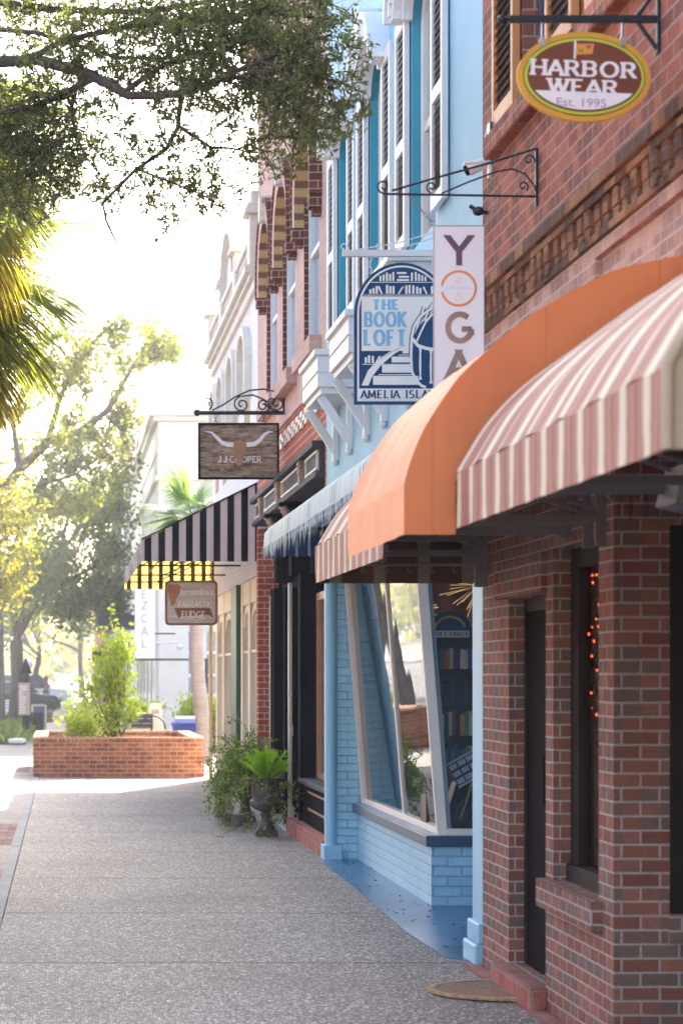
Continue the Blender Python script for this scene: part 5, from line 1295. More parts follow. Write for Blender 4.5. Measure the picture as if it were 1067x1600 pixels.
# --- fudge sign
Y=30.6; s=Y/F
fs=thing('rounded_sign',(1.6,Y,2.5),'brown framed FANTASTIC FUDGE sign hanging below the black striped awning','sign')
def rrect(mb,x0,y0,x1,y1,r,d0,d1):
    pts=[]
    for cx_,cy_,a0 in ((x1-r,y0+r,90),(x0+r,y0+r,180),(x0+r,y1-r,270),(x1-r,y1-r,0)):
        for k in range(7):
            a=R(a0-0+ (k*15)); pts.append((cx_+r*math.cos(a),cy_-r*math.sin(a)))
    order=[];
    # build in one turning direction
    pts=[]
    for cx_,cy_,a0 in ((x1-r,y0+r,0),(x0+r,y0+r,90),(x0+r,y1-r,180),(x1-r,y1-r,270)):
        for k in range(7):
            a=R(a0+k*15); pts.append(tuple((P(cx_+r*math.cos(a),cy_-r*math.sin(a),Y).x,P(0,cy_-r*math.sin(a),Y).z)))
    mb.prism(pts,'y',d1,d0)
c=MB(); rrect(c,258,907,340,977,7,Y-.03,Y+.03); obj('frame',c,M['fudge_brown'],fs,bevel=.004)
c=MB(); rrect(c,261.5,910.5,336.5,973.5,5,Y-.034,Y-.029); obj('board',c,M['planks_grey'],fs)
yf=Y-.034
c=MB(); poly(c,[(263,913),(279,913),(282,918),(279,930),(276,936),(274,944),(268,948),(265,936),(262,924)],.003); poly(c,[(274,920),(284,916),(281,926),(276,932)],.004); obj('figure_patch',c,M['figure_orange'],fs)
c=MB(); poly(c,[(272,950),(328,949),(334,966),(326,961),(283,963),(279,966)],.004); obj('ribbon',c,M['fudge_brown'],fs)
c=MB(); font_text(c,"fernandina's",P(281,0,Y).x,P(333,0,Y).x,P(0,930,Y).z,11*s,yf,bold=.015); stroke_text(c,'FANTASTIC',P(279,0,Y).x,P(332,0,Y).x,P(0,950,Y).z,10*s,yf,.17,.1,.05,gap=.08,dep=.006); stroke_text(c,'FUDGE',P(284,0,Y).x,P(321,0,Y).x,P(0,966,Y).z,11*s,yf-.004,.17,.1,.06,gap=.12); obj('lettering',c,M['sign_cream'],fs)
c=MB(); 
for px in (268,330): c=MB(); chainlink(c,P(px,880,Y),P(px,908,Y),5,.014,.004); obj('chain',c,M['iron'],fs)

# --- MEZCAL blade sign
Y=57.0; s=Y/F
ms=thing('blade_sign',(1.95,Y,2),'tall white MEZCAL blade sign on the far cream building','sign')
c=MB(); a,b_=P(211,897,Y),P(242,1029,Y); c.box(a.x,b_.x,Y-.05,Y+.05,b_.z,a.z); obj('board',c,M['sign_white'],ms,bevel=.01)
c=MB()
for ch,py in zip('MEZCAL',(912,935,953,973,993,1012)):
    w_={'M':12,'E':8,'Z':9,'C':10,'A':11,'L':7}[ch]; stroke_text(c,ch,P(226-w_/2,0,Y).x,P(226+w_/2,0,Y).x,P(0,py,Y).z,13*s,Y-.05,.12,.10,dep=.01)
obj('lettering',c,M['tan_carve'],ms)
c=MB(); c.box(b_.x,3.5,Y-.03,Y+.03,b_.z-.05,b_.z); c.box(a.x,b_.x,Y-.04,Y+.04,b_.z-.05,b_.z-.001); c.tube([(b_.x,Y,b_.z+.6),(b_.x+.5,Y,b_.z+.6)],.02,6); obj('bracket',c,M['iron'],ms)
c=MB(); c.tube([(b_.x+.02,Y,P(0,1005,Y).z),(b_.x+.55,Y,P(0,1003,Y).z)],.03,6); c.ball((b_.x+.6,Y,P(0,1010,Y).z),.09,8); c.ball((b_.x-.12,Y,P(0,1012,Y).z),.07,8); obj('spotlight',c,M['white'],ms)
c=MB(); c.tube([(3.4,Y,0),(3.4,Y,b_.z)],.04,8); obj('post',c,M['iron'],ms)
# --- pale blue oval sign far
Y=80.; C=P(187,1007,Y); os_=thing('oval_sign',(C.x,Y,C.z-.6),'pale blue oval sign behind the yellow green shrub','sign')
c=MB(); disc(c,C.x,C.z,.52,.45,Y-.05,Y+.05,0,32); obj('board',c,M['sign_blue'],os_); c=MB(); disc(c,C.x,C.z,.46,.39,Y-.06,Y-.05,0,32,0,360,(.42,.35)); obj('ring',c,M['sign_white'],os_)
c=MB(); c.tube([(C.x,Y,C.z+.45),(C.x,Y,C.z+.6)],.02,6); c.tube([(C.x-.5,Y,C.z+.6),(W,Y,C.z+.6)],.025,6); obj('bracket',c,M['iron'],os_)
C=P(152,1025,Y); c=MB(); c.box(C.x-.16,C.x+.16,Y,Y+.08,C.z-.15,C.z+.2); tag(obj('small_sign',c,M['black']),'small dark square sign left of the pale blue oval sign','sign')
# ================================================================== VEGETATION
rng=np.random.default_rng(7)
def leaf_obj(name,cen,axis,nrm,L,Wd,mat,parent=None,fold=.15,**kw):
    """many bent leaf blades as one mesh. cen: base points, axis: growing direction, nrm: rough normal"""
    n=len(cen); cen=np.asarray(cen,float); axis=np.asarray(axis,float); axis/=np.linalg.norm(axis,axis=1)[:,None]+1e-9
    side=np.cross(axis,nrm); side/=np.linalg.norm(side,axis=1)[:,None]+1e-9; up=np.cross(side,axis)
    L=np.broadcast_to(L,(n,))[:,None]; Wd=np.broadcast_to(Wd,(n,))[:,None]
    v=np.empty((n,6,3))
    v[:,0]=cen; v[:,1]=cen+axis*L*.35+side*Wd*.5+up*L*fold*.5; v[:,2]=cen+axis*L*.75+side*Wd*.38+up*L*fold*.3
    v[:,3]=cen+axis*L-up*L*fold*.5; v[:,4]=cen+axis*L*.75-side*Wd*.38+up*L*fold*.3; v[:,5]=cen+axis*L*.35-side*Wd*.5+up*L*fold*.5
    org=np.array(wloc(parent)) if parent else np.zeros(3)
    v=(v-org).reshape(-1,3)
    me=bpy.data.meshes.new(name); me.vertices.add(n*6); me.vertices.foreach_set('co',v.ravel())
    me.loops.add(n*8); me.polygons.add(n*2)
    b=np.arange(n)[:,None]*6; idx=np.concatenate([b+np.array([0,1,2,3]),b+np.array([0,3,4,5])],1).ravel()
    me.loops.foreach_set('vertex_index',idx.astype(np.int32)); me.polygons.foreach_set('loop_start',np.arange(0,n*8,4,dtype=np.int32))
    me.update(calc_edges=True); me.validate()
    me.materials.append(mat); o=bpy.data.objects.new(name,me); COL.objects.link(o)
    if parent: o.parent=parent
    return tag(o,**kw) if kw else o
def rdir(n,zb=0.0,zs=1.0):
    d=rng.normal(size=(n,3)); d[:,2]=d[:,2]*zs+zb; return d/np.linalg.norm(d,axis=1)[:,None]
def leaves_on(paths,per_m,L,Wd,mat,parent,name='crown',sc=.5,clump=3,jit=.02,zb=0.):
    """leaves in small rosettes along twig paths"""
    C=[];A=[]
    for p in paths:
        p=np.array([tuple(q) for q in p]); seg=p[1:]-p[:-1]; ln=np.linalg.norm(seg,axis=1); tot=ln.sum()
        k=max(1,int(tot*per_m/clump)); t=rng.random(k)*tot; cs=np.concatenate([[0],np.cumsum(ln)])
        i=np.clip(np.searchsorted(cs,t)-1,0,len(seg)-1); f=((t-cs[i])/np.maximum(ln[i],1e-6))[:,None]
        b=p[i]+seg[i]*f; d=seg[i]/np.maximum(ln[i],1e-6)[:,None]
        for _ in range(clump): C.append(b+rng.normal(size=b.shape)*jit); A.append(d*.5+rdir(k,zb)*sc*1.6)
    C=np.concatenate(C); A=np.concatenate(A); n=len(C)
    return leaf_obj(name,C,A,rdir(n,.8),L*rng.uniform(.6,1.15,n),Wd*rng.uniform(.7,1.1,n),mat,parent)
def wander(a,d,L,n,bend=.25,grav=0.):
    pts=[Vector(a)]; d=Vector(d).normalized()
    for i in range(n):
        d=(d+Vector(rng.normal(size=3))*bend+Vector((0,0,grav))).normalized(); pts.append(pts[-1]+d*L/n)
    return pts
# ---- the live oak bough overhead
OK=thing('live_oak',(-3.4,13.5,0),'live oak whose bough hangs over the street at the top left','tree')
Yo=14.0
def pp(lst,dy=0): return [P(x,y,Yo+d) for x,y,d in lst]
limbs=[ (pp([(-760,120,0),(-500,40,.2),(-250,60,.5),(-60,100,.6),(60,94,.5),(140,116,.3),(205,147,.1),(250,150,0),(300,138,-.2),(350,120,-.3),(430,84,-.4),(520,52,-.5)]),.052,.008),
 (pp([(285,140,0),(278,200,.1),(262,235,.1),(215,265,0),(162,318,-.1),(168,345,-.1),(182,378,-.1),(203,400,-.1),(222,408,-.1)]),.016,.002),
 (pp([(150,120,.3),(105,142,.3),(52,165,.2),(0,178,.1),(-60,200,0)]),.025,.012),
 (pp([(278,195,0),(330,230,.1),(362,232,.2),(395,240,.3)]),.012,.004),
 (pp([(320,128,-.2),(380,120,-.3),(440,150,-.3),(480,190,-.3),(500,215,-.3)]),.016,.004),
 (pp([(-400,-30,1),(-100,-10,1),(80,15,.9),(220,20,.7),(380,-5,.5),(520,-20,.3)]),.03,.01),
 (pp([(400,95,-.4),(470,110,-.5),(530,130,-.6),(572,150,-.6)]),.014,.003),
 (pp([(215,265,0),(262,285,.1),(310,300,.2),(345,322,.2),(372,345,.2)]),.008,.003),
 (pp([(130,112,.3),(112,165,.3),(120,210,.25),(135,245,.2),(150,268,.2)]),.012,.004),
 (pp([(215,265,0),(207,310,0),(196,345,0),(190,372,0)]),.006,.002),
 (pp([(215,268,0),(238,310,0),(250,345,0),(262,385,0)]),.006,.002),
 (pp([(160,320,-.1),(152,345,-.1),(143,370,-.1),(150,390,-.1)]),.004,.0015),
 (pp([(40,95,.5),(100,60,.4),(200,40,.3),(300,30,.2),(420,20,0),(530,30,-.2)]),.022,.006),
 (pp([(200,140,.1),(260,100,0),(340,70,-.1),(400,50,-.2)]),.02,.006),
 (pp([(-60,100,.6),(-30,180,.4),(-10,260,.3),(20,330,.3),(60,360,.2)]),.02,.004),
 (pp([(-40,150,.6),(20,220,.4),(60,250,.3),(90,285,.3)]),.012,.003),
 (pp([(-300,-10,.9),(-80,40,.8),(60,50,.6),(180,90,.4),(300,95,.3),(420,60,.2)]),.02,.006),
 (pp([(370,235,.2),(410,215,.2),(450,215,.1),(480,205,.1)]),.008,.003)]
c=MB(); c.tube([(-3.3,13.6,-.1),(-3.25,13.5,1.0),(-3.3,13.7,2.4),(-3.2,14.0,3.9),P(-760,120,Yo),P(-900,-100,Yo+.4)],[.42,.30,.26,.22,.16,.10],14); obj('trunk',c,M['bark'],OK)
c=MB()
for p,r0,r1 in limbs: c.tube([q+Vector(rng.normal(size=3))*.006 for q in p],[r0+(r1-r0)*i/(len(p)-1) for i in range(len(p))],8)
tw=[]; 
def spawn(path,n,L0,L1,grav=-.02,keep=(0,1)):
    path=[Vector(q) for q in path]; cum=[0]
    for i in range(len(path)-1): cum.append(cum[-1]+(path[i+1]-path[i]).length)
    out=[]
    for _ in range(n):
        t=rng.uniform(*keep)*cum[-1]; i=max(j for j in range(len(cum)-1) if cum[j]<=t); b=path[i].lerp(path[i+1],(t-cum[i])/max(1e-6,cum[i+1]-cum[i]))
        d=(path[i+1]-path[i]).normalized()*.6+Vector(rng.normal(size=3))*Vector((1,.9,.8)).length*.45
        out.append(wander(b,d,rng.uniform(L0,L1),5,.28,grav))
    return out
dens=[150,24,34,16,60,120,50,24,24,6,10,3,120,70,54,95,26,24]
tws=[]
for (p,_,_),n in zip(limbs,dens):
    if n: tws.append(spawn(p,n,.18,.55,-.02,(.12 if n!=12 else .45,1)))
lvl1=[t for g_ in tws for t in g_]
lvl2=[]
for t_ in lvl1:
    lvl2+=spawn(t_,3,.08,.26,-.02,(.2,1))
def okp(q):     # where the photograph shows the bough's silhouette
    px=102+F*q.x/q.y; py=1056-F*(q.z-CH)/q.y
    lim=np.interp(px,[-900,-60,0,60,110,150,165,210,270,285,330,375,400,470,500,530,560,585,590],[420,430,350,335,300,300,330,300,400,330,345,335,270,262,235,215,195,160,-400])
    return py<lim+18
sel=[t_ for t_ in lvl1+lvl2 if all(okp(q) for q in t_)]
for t_ in sel:
    c.tube(t_,[.0035,.003,.0025,.002,.0015,.001] if (t_[-1]-t_[0]).length>.2 else .0014,4,cap=False)
obj('branches',c,M['bark'],OK)
leaves_on(sel,72,.040,.0145,M['leaf_oak'],OK,'crown',.55,4,.008)
# ---- fronds
def palm(root,top,nf,Lp,Lb,elmin,elmax,matl,seg=44,azr=(0,360),mat_old=None,droop=.5,w=.02,trunk_r=.16,base=(0,0,0),seed=3):
    rg=np.random.default_rng(seed); C=[];A=[];N=[];LL=[]; st=MB(); V=[];FA=[];fm=[]
    vs=[];fs=[];vo=[];fo=[]
    for k in range(nf):
        az=R(rg.uniform(*azr)); el=R(elmin+(elmax-elmin)*((k+.5)/nf)); old=el<R(-25)
        d=Vector((math.cos(az)*math.cos(el),math.sin(az)*math.cos(el),math.sin(el)))
        pts=[Vector(top)]; dd=d.copy()
        for i in range(6): dd=(dd+Vector((0,0,-.10*droop))).normalized(); pts.append(pts[-1]+dd*Lp/6)
        st.tube(pts,[.018,.016,.014,.012,.010,.009,.008],6)
        e=pts[-1]; sidev=dd.cross(Vector((0,0,1)));
        if sidev.length<.1: sidev=Vector((1,0,0))
        sidev.normalize(); upv=sidev.cross(dd).normalized()
        V_,F_=(vo,fo) if old and mat_old else (vs,fs)
        for j in range(seg):
            t=(j/(seg-1)-.5)*2; a=t*R(115); L=Lb*(1-.32*abs(t))*rg.uniform(.88,1.05)
            bd=(dd*math.cos(a)+sidev*math.sin(a)+upv*(.25*(1-abs(t)))).normalized()
            q=e+dd*(.22*Lb*(1-abs(t))); n_=6; pr=[]
            for i in range(n_+1):
                f=i/n_; ww=w*(1-f**2.2)*(.6+.4*min(1,f*5)); pr.append((q.copy(),ww)); bd=(bd+Vector((0,0,-.055*droop*(1+2.2*f*f)*(1.0+.5*rg.random())))).normalized(); q=q+bd*L/n_
            b0=len(V_)
            for i,(q_,ww) in enumerate(pr):
                s_=bd.cross(upv); s_=s_.normalized() if s_.length>.05 else sidev
                V_+= [tuple(q_-s_*ww*.5),tuple(q_+upv*ww*.25),tuple(q_+s_*ww*.5)]
            for i in range(n_): F_+=[(b0+3*i,b0+3*i+1,b0+3*i+4,b0+3*i+3),(b0+3*i+1,b0+3*i+2,b0+3*i+5,b0+3*i+4)]
    m=MB(); m.add(vs,fs); obj('crown',m,matl,root)
    if vo: m=MB(); m.add(vo,fo); obj('dead_fronds',m,mat_old or matl,root)
    obj('frond_stems',st,matl,root)
    t_=MB(); b=Vector(base); tp=Vector(top); pts=[b.lerp(tp,i/14)+Vector((.03*math.sin(i*.8),.03*math.cos(i*.6),0)) for i in range(15)]
    t_.tube(pts,[trunk_r*(1.25 if i==0 else 1.0+.05*math.sin(i*2.3)) for i in range(15)],16); obj('trunk',t_,M['bark_palm'],root)
r_=thing('cabbage_palm',(-1.75,22,0),'lower cabbage palm with long hanging yellow green fronds at the left edge','tree')
palm(r_,(-1.27,22,5.42),96,.52,1.32,-76,66,M['leaf_palm'],46,(0,360),M['leaf_palm_old'],1.35,.028,.17,(-1.4,22,-.1),5)
r_=thing('cabbage_palm',(-1.35,19.5,0),'taller nearer cabbage palm whose fronds touch the oak bough at the left edge','tree')
palm(r_,(-1.06,19.5,6.05),70,.45,1.05,-62,60,M['leaf_palm'],42,(0,360),M['leaf_palm_old'],1.3,.026,.16,(-1.3,19.5,-.1),11)
r_=thing('cabbage_palm',(2.0,45,0),'small cabbage palm with a grey trunk behind the blue bin','tree')
b=P(317,1150,44.5); palm(r_,(P(300,800,44.5).x,44.5,P(300,806,44.5).z),26,.40,.68,-40,80,M['leaf_palm_far'],34,(0,360),None,.9,.03,.135,(b.x,44.5,0),9)
# ---- generic trees
def grow(a,d,L,r,depth,segs,tips,spread=.7,up=.05,n=5,kids=3):
    p=wander(a,d,L,n,.16,up); segs.append((p,r,r*.62))
    if depth==0: tips.append(p); return
    for k in range(kids):
        i=rng.integers(max(1,n//2),n+1); b=p[i]; dd=(p[i]-p[i-1]).normalized()+Vector(rng.normal(size=3))*spread; grow(b,dd,L*rng.uniform(.55,.8),r*.6,depth-1,segs,tips,spread,up,n,kids)
def tree(name,base,h_trunk,L,r,depth,label,leaf,per_m,leafL,leafW,lean=(0,0,1),spread=.6,kids=3,jit=.2,group=None,limit=None,up=.06,cl=4):
    root=thing(name,base,label,'tree',group); segs=[];tips=[]
    tr=wander(base,lean,h_trunk,6,.06,.02); top=tr[-1]
    for k in range(kids+1):
        dd=Vector((rng.normal()*.8,rng.normal()*.8,.75)); grow(top,dd,L,r*.6,depth,segs,tips,spread,up,5,kids)
    t_=MB(); t_.tube(tr,[r*1.35]+[r]*5+[r*.85],12); obj('trunk',t_,M['bark'],root)
    b_=MB()
    for p,ra,rb in segs:
        if ra>.006: b_.tube(p,[ra+(rb-ra)*i/(len(p)-1) for i in range(len(p))],6,cap=False)
    obj('branches',b_,M['bark'],root)
    paths=tips if not limit else [t for t in tips if limit(t[-1])]
    leaves_on(paths,per_m,leafL,leafW,leaf,root,'crown',.8,cl,jit)
    return root
def inside(px0,px1,py0,py1):
    def f(q):
        px=102+F*q.x/q.y; py=1056-F*(q.z-CH)/q.y; return px0<px<px1 and py0<py<py1
    return f
# big open oak behind, at left, branches reach right
def limbtree(name,label,base,limbs2,leaf,twn,twL,per_m,LL,WW,jit,r0=.3,group=None,lim=None,trunk=None):
    root=thing(name,base,label,'tree',group); b_=MB(); sel=[]
    for p,ra,rb in limbs2:
        b_.tube(p,[ra+(rb-ra)*i/(len(p)-1) for i in range(len(p))],7,cap=False)
        t1=spawn(p,twn,twL*.6,twL*1.4,.01,(.25,1))
        for t in t1:
            if lim and not lim(t[-1]): continue
            b_.tube(t,[.03,.025,.02,.016,.012,.008],5,cap=False); sel.append(t)
            for u in spawn(t,3,twL*.3,twL*.7,.0,(.3,1)):
                if lim and not lim(u[-1]): continue
                sel.append(u); b_.tube(u,.010,4,cap=False)
    obj('branches',b_,M['bark'],root)
    t_=MB(); t_.tube(trunk or [base,limbs2[0][0][0]],[r0*1.3]+[r0]*(len(trunk)-1 if trunk else 1),12); obj('trunk',t_,M['bark'],root)
    leaves_on(sel,per_m,LL,WW,leaf,root,'crown',.8,4,jit); return root
Yt=62.
def q3(l): return [P(x,y,Yt+d) for x,y,d in l]
st=P(-40,820,Yt)
limbtree('oak_tree','open oak with sparse yellow green leaves against the white sky',(-2.6,Yt,0),
 [(q3([(-40,820,0),(30,735,0),(75,690,.5),(130,672,1),(170,640,1),(190,605,1.5),(215,560,2),(238,520,2)]),.16,.03),
  (q3([(75,690,.5),(95,620,0),(120,565,-.5),(160,520,-1),(195,490,-1)]),.09,.02),
  (q3([(130,672,1),(165,700,1),(172,660,1),(215,655,1.5),(240,640,2)]),.07,.02),
  (q3([(30,735,0),(20,650,1),(60,580,1),(90,540,1)]),.09,.02),
  (q3([(190,605,1.5),(205,575,1),(255,560,1),(275,555,1)]),.05,.012),
  (q3([(-40,820,0),(40,800,1),(110,790,1),(160,745,1),(175,715,1)]),.09,.02),
  (q3([(30,735,0),(60,760,-1),(120,740,-1),(150,720,-1)]),.06,.02)],
 M['leaf_far'],13,1.0,62,.15,.09,.12,.22,lim=lambda q:inside(-200,285,478,860)(q) and not inside(222,300,570,860)(q),trunk=[(-2.7,Yt,-.1),(-2.6,Yt,2.5),st])
limbtree('oak_tree','bright yellow leaved tree low at the left edge of the street',(-2.2,52,0),
 [([P(-30,960,52),P(0,900,52),P(20,860,52.5),P(40,800,53)],.08,.02),([P(-30,960,52),P(10,910,51),P(50,880,51),P(70,850,51)],.06,.015),([P(-30,960,52),P(-20,850,52),P(0,760,52),P(30,740,52)],.06,.015)],
 M['leaf_yellow'],13,.7,60,.11,.07,.14,.14,lim=inside(-200,62,735,950),trunk=[(-2.2,52,-.1),P(-30,960,52)])
Yd=72.
def q4(l): return [P(x,y,Yd+d) for x,y,d in l]
limbtree('evergreen_oak','dense dark green tree with a dark leaning trunk beside the white van',(-1.6,Yd,0),
 [(q4([(26,1000,0),(45,930,0),(90,870,0),(130,820,1),(160,790,1)]),.12,.03),(q4([(26,1000,0),(60,940,-1),(120,900,-1),(180,870,-1),(205,850,-1)]),.10,.02),
  (q4([(26,1000,0),(22,900,1),(40,820,1),(70,770,1)]),.10,.02),(q4([(60,940,-1),(110,950,-1),(150,940,-1),(170,930,-1)]),.06,.02),(q4([(90,870,0),(110,800,0),(140,760,0),(190,790,0)]),.06,.02)],
 M['leaf_dense'],17,1.0,80,.15,.10,.22,.20,lim=inside(-60,222,745,1000),trunk=[P(24,1150,Yd)-Vector((0,0,.1)),P(28,1060,Yd),P(26,1000,Yd)])
tree('oak_tree',(-3.2,105,0),2.6,3.0,.26,2,'tall far tree behind the dense green one, left of the road',M['leaf_far'],26,.24,.17,jit=.35,limit=inside(-250,120,600,1010),cl=5)
tree('oak_tree',(-1.8,128,0),2.8,2.6,.16,2,'distant yellow green tree arching over the far pavement',M['leaf_yellow'],24,.26,.18,jit=.4,limit=inside(-50,190,700,1030),cl=5)
tree('oak_tree',(1.2,175,0),3.4,3.4,.2,2,'farthest pale tree closing the street behind the vehicles',M['leaf_far'],22,.34,.24,jit=.6,cl=5)
tree('oak_tree',(-6.5,150,0),3.0,4.0,.25,2,'distant tree standing in the parking strip at the far left',M['leaf_far'],16,.32,.22,jit=.5,cl=4)
c=MB(); c.tube([P(4,1142,68),P(3,1060,68),P(-1,950,68),P(-6,850,68)],[.12,.10,.10,.08],10)
lt=limbtree('street_tree','brown straight trunk at the left edge of the photo',(-1.85,68,0),[([P(-6,850,68),P(0,800,68),P(20,760,68)],.07,.02),([P(-6,850,68),P(-30,780,68),P(-20,730,68)],.06,.02)],M['leaf_far'],8,.8,30,.15,.1,.15,.11,trunk=[P(2,1144,68),P(2,1060,68),P(-1,950,68),P(-6,850,68)])
# woods closing the horizon
C=rdir(9000); C=np.stack([rng.uniform(-60,70,9000),rng.uniform(230,300,9000),rng.uniform(0,1,9000)**.7*9+.2],1); C[:,2]*=(.75+.35*np.sin(C[:,0]*.35)+.2*np.sin(C[:,0]*1.1))
leaf_obj('far_woods',C,rdir(9000),rdir(9000,.5),1.3,1.0,M['leaf_far'],None,label='pale line of trees at the end of the street',cat='trees',kind='stuff')
# ---- shrub in the planter
def shrub(name,base,label,px0,px1,py0,py1,Y,n,leaf,LL,WW,group=None,stems=9,prof=None,lj=.06):
    root=thing(name,base,label,'shrub',group); b_=MB(); paths=[]
    for k in range(stems):
        tx=rng.uniform(px0,px1); ty=rng.uniform(py0,(py0+py1)/2); hw=1
        if prof: 
            ty=rng.uniform(py0,py1-20); c0,hw=prof(ty); tx=rng.uniform(c0-hw,c0+hw)
        e=P(tx,ty,Y+rng.uniform(-.35,.35)); a=Vector(base)+Vector((rng.normal()*.06,rng.normal()*.06,0))
        p=[a.lerp(e,i/6)+Vector(rng.normal(size=3))*.03 for i in range(7)]; b_.tube(p,[.012,.011,.010,.008,.006,.005,.003],5,cap=False)
        paths.append(p[4:]); paths+=spawn(p,5,.15,.42,.05,(.55,1))
    obj('stems',b_,M['bark'],root); leaves_on(paths,n,LL,WW,leaf,root,'foliage',.7,4,lj,.2)
    return root
pf=lambda y: (np.interp(y,[970,1010,1060,1100,1150],[182,183,175,162,158]),np.interp(y,[970,1010,1060,1100,1150],[12,32,52,60,48]))
shrub('young_tree',(.85,40.6,.45),'yellow green leafy young tree growing in the brick planter',110,228,975,1150,40.6,40,M['leaf_lime'],.10,.055,stems=36,prof=pf)
shrub('low_shrub',(.45,39.6,.48),'low green plant at the left end of the planter by the young tree',100,150,1125,1150,39.6,110,M['leaf_lime'],.06,.035,stems=8)
shrub('low_shrub',(1.7,50,0),'green bush against the cream wall above the tan boards',205,250,1100,1140,50,90,M['leaf_lime'],.08,.05,stems=12)
shrub('low_shrub',(2.45,51,0),'green bush between the window and the blue bin, left of the palm trunk',286,306,1095,1140,51,90,M['leaf_lime'],.08,.05,stems=9)
shrub('low_shrub',(3.15,51,0),'green bush right of the palm trunk behind the blue bin',322,345,1095,1140,51,90,M['leaf_lime'],.08,.05,stems=9)
# ground cover at the far left bed
n=2600; C=np.stack([rng.uniform(-3.1,-1.0,n),rng.uniform(57,72,n),rng.uniform(0,.12,n)],1); C[:,0]=np.minimum(C[:,0],-.95)
g=MB(); g.prism([(-3.15,56),(-.95,57),(-.9,72),(-3.15,74)],'z',.0,.05); obj('planting_bed',g,M['earth'],kind='structure')
leaf_obj('ground_cover',C,rdir(n,1.2),rdir(n,.5),.34,.09,M['leaf_dense'],None,label='low green plants in the bed at the left beside the brown sign',cat='plants',kind='stuff')
g=MB(); g.prism([(-1.35,56.2),(-1.0,56.0),(-.92,56.5),(-1.2,56.7)],'z',.05,.16); tag(obj('rock',g,M['cornice'],bevel=.03),'pale flat rock at the front of the left planting bed','rock')

# ================================================================== URNS
def urn(cx,cy,label,plant):
    root=thing('garden_urn',(cx,cy,0),label,'urn','iron urns by the dark shop door')
    c=MB(); c.box(cx-.115,cx+.115,cy-.115,cy+.115,0,.06); c.box(cx-.095,cx+.095,cy-.095,cy+.095,.06,.078); obj('base',c,M['urn'],root,bevel=.006)
    c=MB(); c.lathe([(.085,.078),(.09,.095),(.07,.12),(.055,.17),(.05,.205),(.065,.215),(.065,.232),(.05,.24),(.06,.255)],(cx,cy,0),32,flute=.03); obj('stem',c,M['urn'],root)
    c=MB(); c.lathe([(.06,.255),(.11,.275),(.15,.305),(.165,.34),(.155,.355)],(cx,cy,0),40,flute=.035); c.lathe([(.155,.355),(.138,.36),(.140,.40),(.150,.52),(.160,.565),(.195,.585),(.20,.60),(.185,.605),(.165,.59),(.15,.56)],(cx,cy,0),40,flute=.025); obj('bowl',c,M['urn'],root)
    c=MB(); c.lathe([(.0,.575),(.155,.572)],(cx,cy,0),20); obj('soil',c,M['earth'],root)
    return root
urn(2.07,24.4,'front fluted iron urn with the bright fern, nearest the blue building',0)
urn(2.03,26.7,'rear iron urn half hidden behind the front urn and ivy',0)
# foxtail fern in the front urn
ff=thing('foxtail_fern',(2.07,24.4,.57),'bright lime foxtail fern in the front urn','plant'); C=[];A=[];b_=MB()
for k in range(58):
    az=rng.uniform(0,2*math.pi); el=R(rng.uniform(34,86)); L=rng.uniform(.22,.38); d=Vector((math.cos(az)*math.cos(el),math.sin(az)*math.cos(el)*.8,math.sin(el)))
    p=[Vector((2.07,24.4,.56))]; 
    for i in range(10): d=(d+Vector((0,0,-.03))).normalized(); p.append(p[-1]+d*L/10)
    b_.tube(p,.004,4,cap=False)
    for i in range(190):
        t=rng.uniform(.12,1); j=min(9,int(t*10)); q=p[j].lerp(p[j+1],t*10-j) ; dd=Vector(rng.normal(size=3)); ax=(p[j+1]-p[j]).normalized(); dd=(dd-ax*dd.dot(ax)).normalized()*.8+ax*.6
        rad=.036*(1-t)**.5+.006; C.append(tuple(q)); A.append(tuple(dd)); 
obj('stems',b_,M['leaf_fern'],ff); n=len(C); leaf_obj('fronds',np.array(C),np.array(A),rdir(n,.5),rng.uniform(.018,.034,n),.0038,M['leaf_fern'],ff)
# trailing ivy
def vine(root_loc,label,name,specs,mat,n,LL,WW):
    root=thing(name,root_loc,label,'plant'); b_=MB(); paths=[]
    for (a,d,L,g_) in specs: 
        p=wander(a,d,L,9,.22,g_); p=[Vector((q.x,q.y,max(q.z,.015))) for q in p]; b_.tube(p,.0025,4,cap=False); paths.append(p)
    obj('stems',b_,M['bark'],root); leaves_on(paths,n,LL,WW,mat,root,'leaves',.9,3,.022); return root
sp=[]
for k in range(92):
    a=(rng.uniform(1.84,2.1),25.9+rng.uniform(-.5,.6),rng.uniform(.55,.85)); sp.append((a,(rng.uniform(-.8,.3),rng.uniform(-.6,.4),rng.uniform(-.3,.7)),rng.uniform(.2,.55),-.12))
for k in range(20): sp.append(((rng.uniform(1.62,1.9),25.8+rng.uniform(-.3,.3),rng.uniform(.4,.65)),(rng.uniform(-.5,.3),-.2,-.6),rng.uniform(.3,.6),-.2))
vine((2.03,26.5,.6),'leafy ivy spilling left over the rear urn and metal pots','ivy',sp,M['leaf_ivy'],110,.034,.024)
sp=[]
for k in range(34):
    a=R(rng.uniform(0,360)); sp.append(((2.07+.17*math.cos(a),24.4+.17*math.sin(a),.58),(math.cos(a)*.6,math.sin(a)*.6,.1),rng.uniform(.25,.65),-.35))
for k in range(8): sp.append(((2.07+rng.uniform(-.35,.25),24.3+rng.uniform(-.25,.1),rng.uniform(.12,.3)),(rng.uniform(-1,1),-.3,-.3),rng.uniform(.2,.4),-.15))
vine((2.07,24.4,.6),'thin ivy trailing down the front urn to the pavement','ivy',sp,M['leaf_ivy'],42,.036,.024)
sp=[((2.2+rng.uniform(-.14,.12),27.3+rng.uniform(-.3,.3),.55),(rng.normal()*.3,0,1),rng.uniform(.25,.45),.03) for k in range(46)]
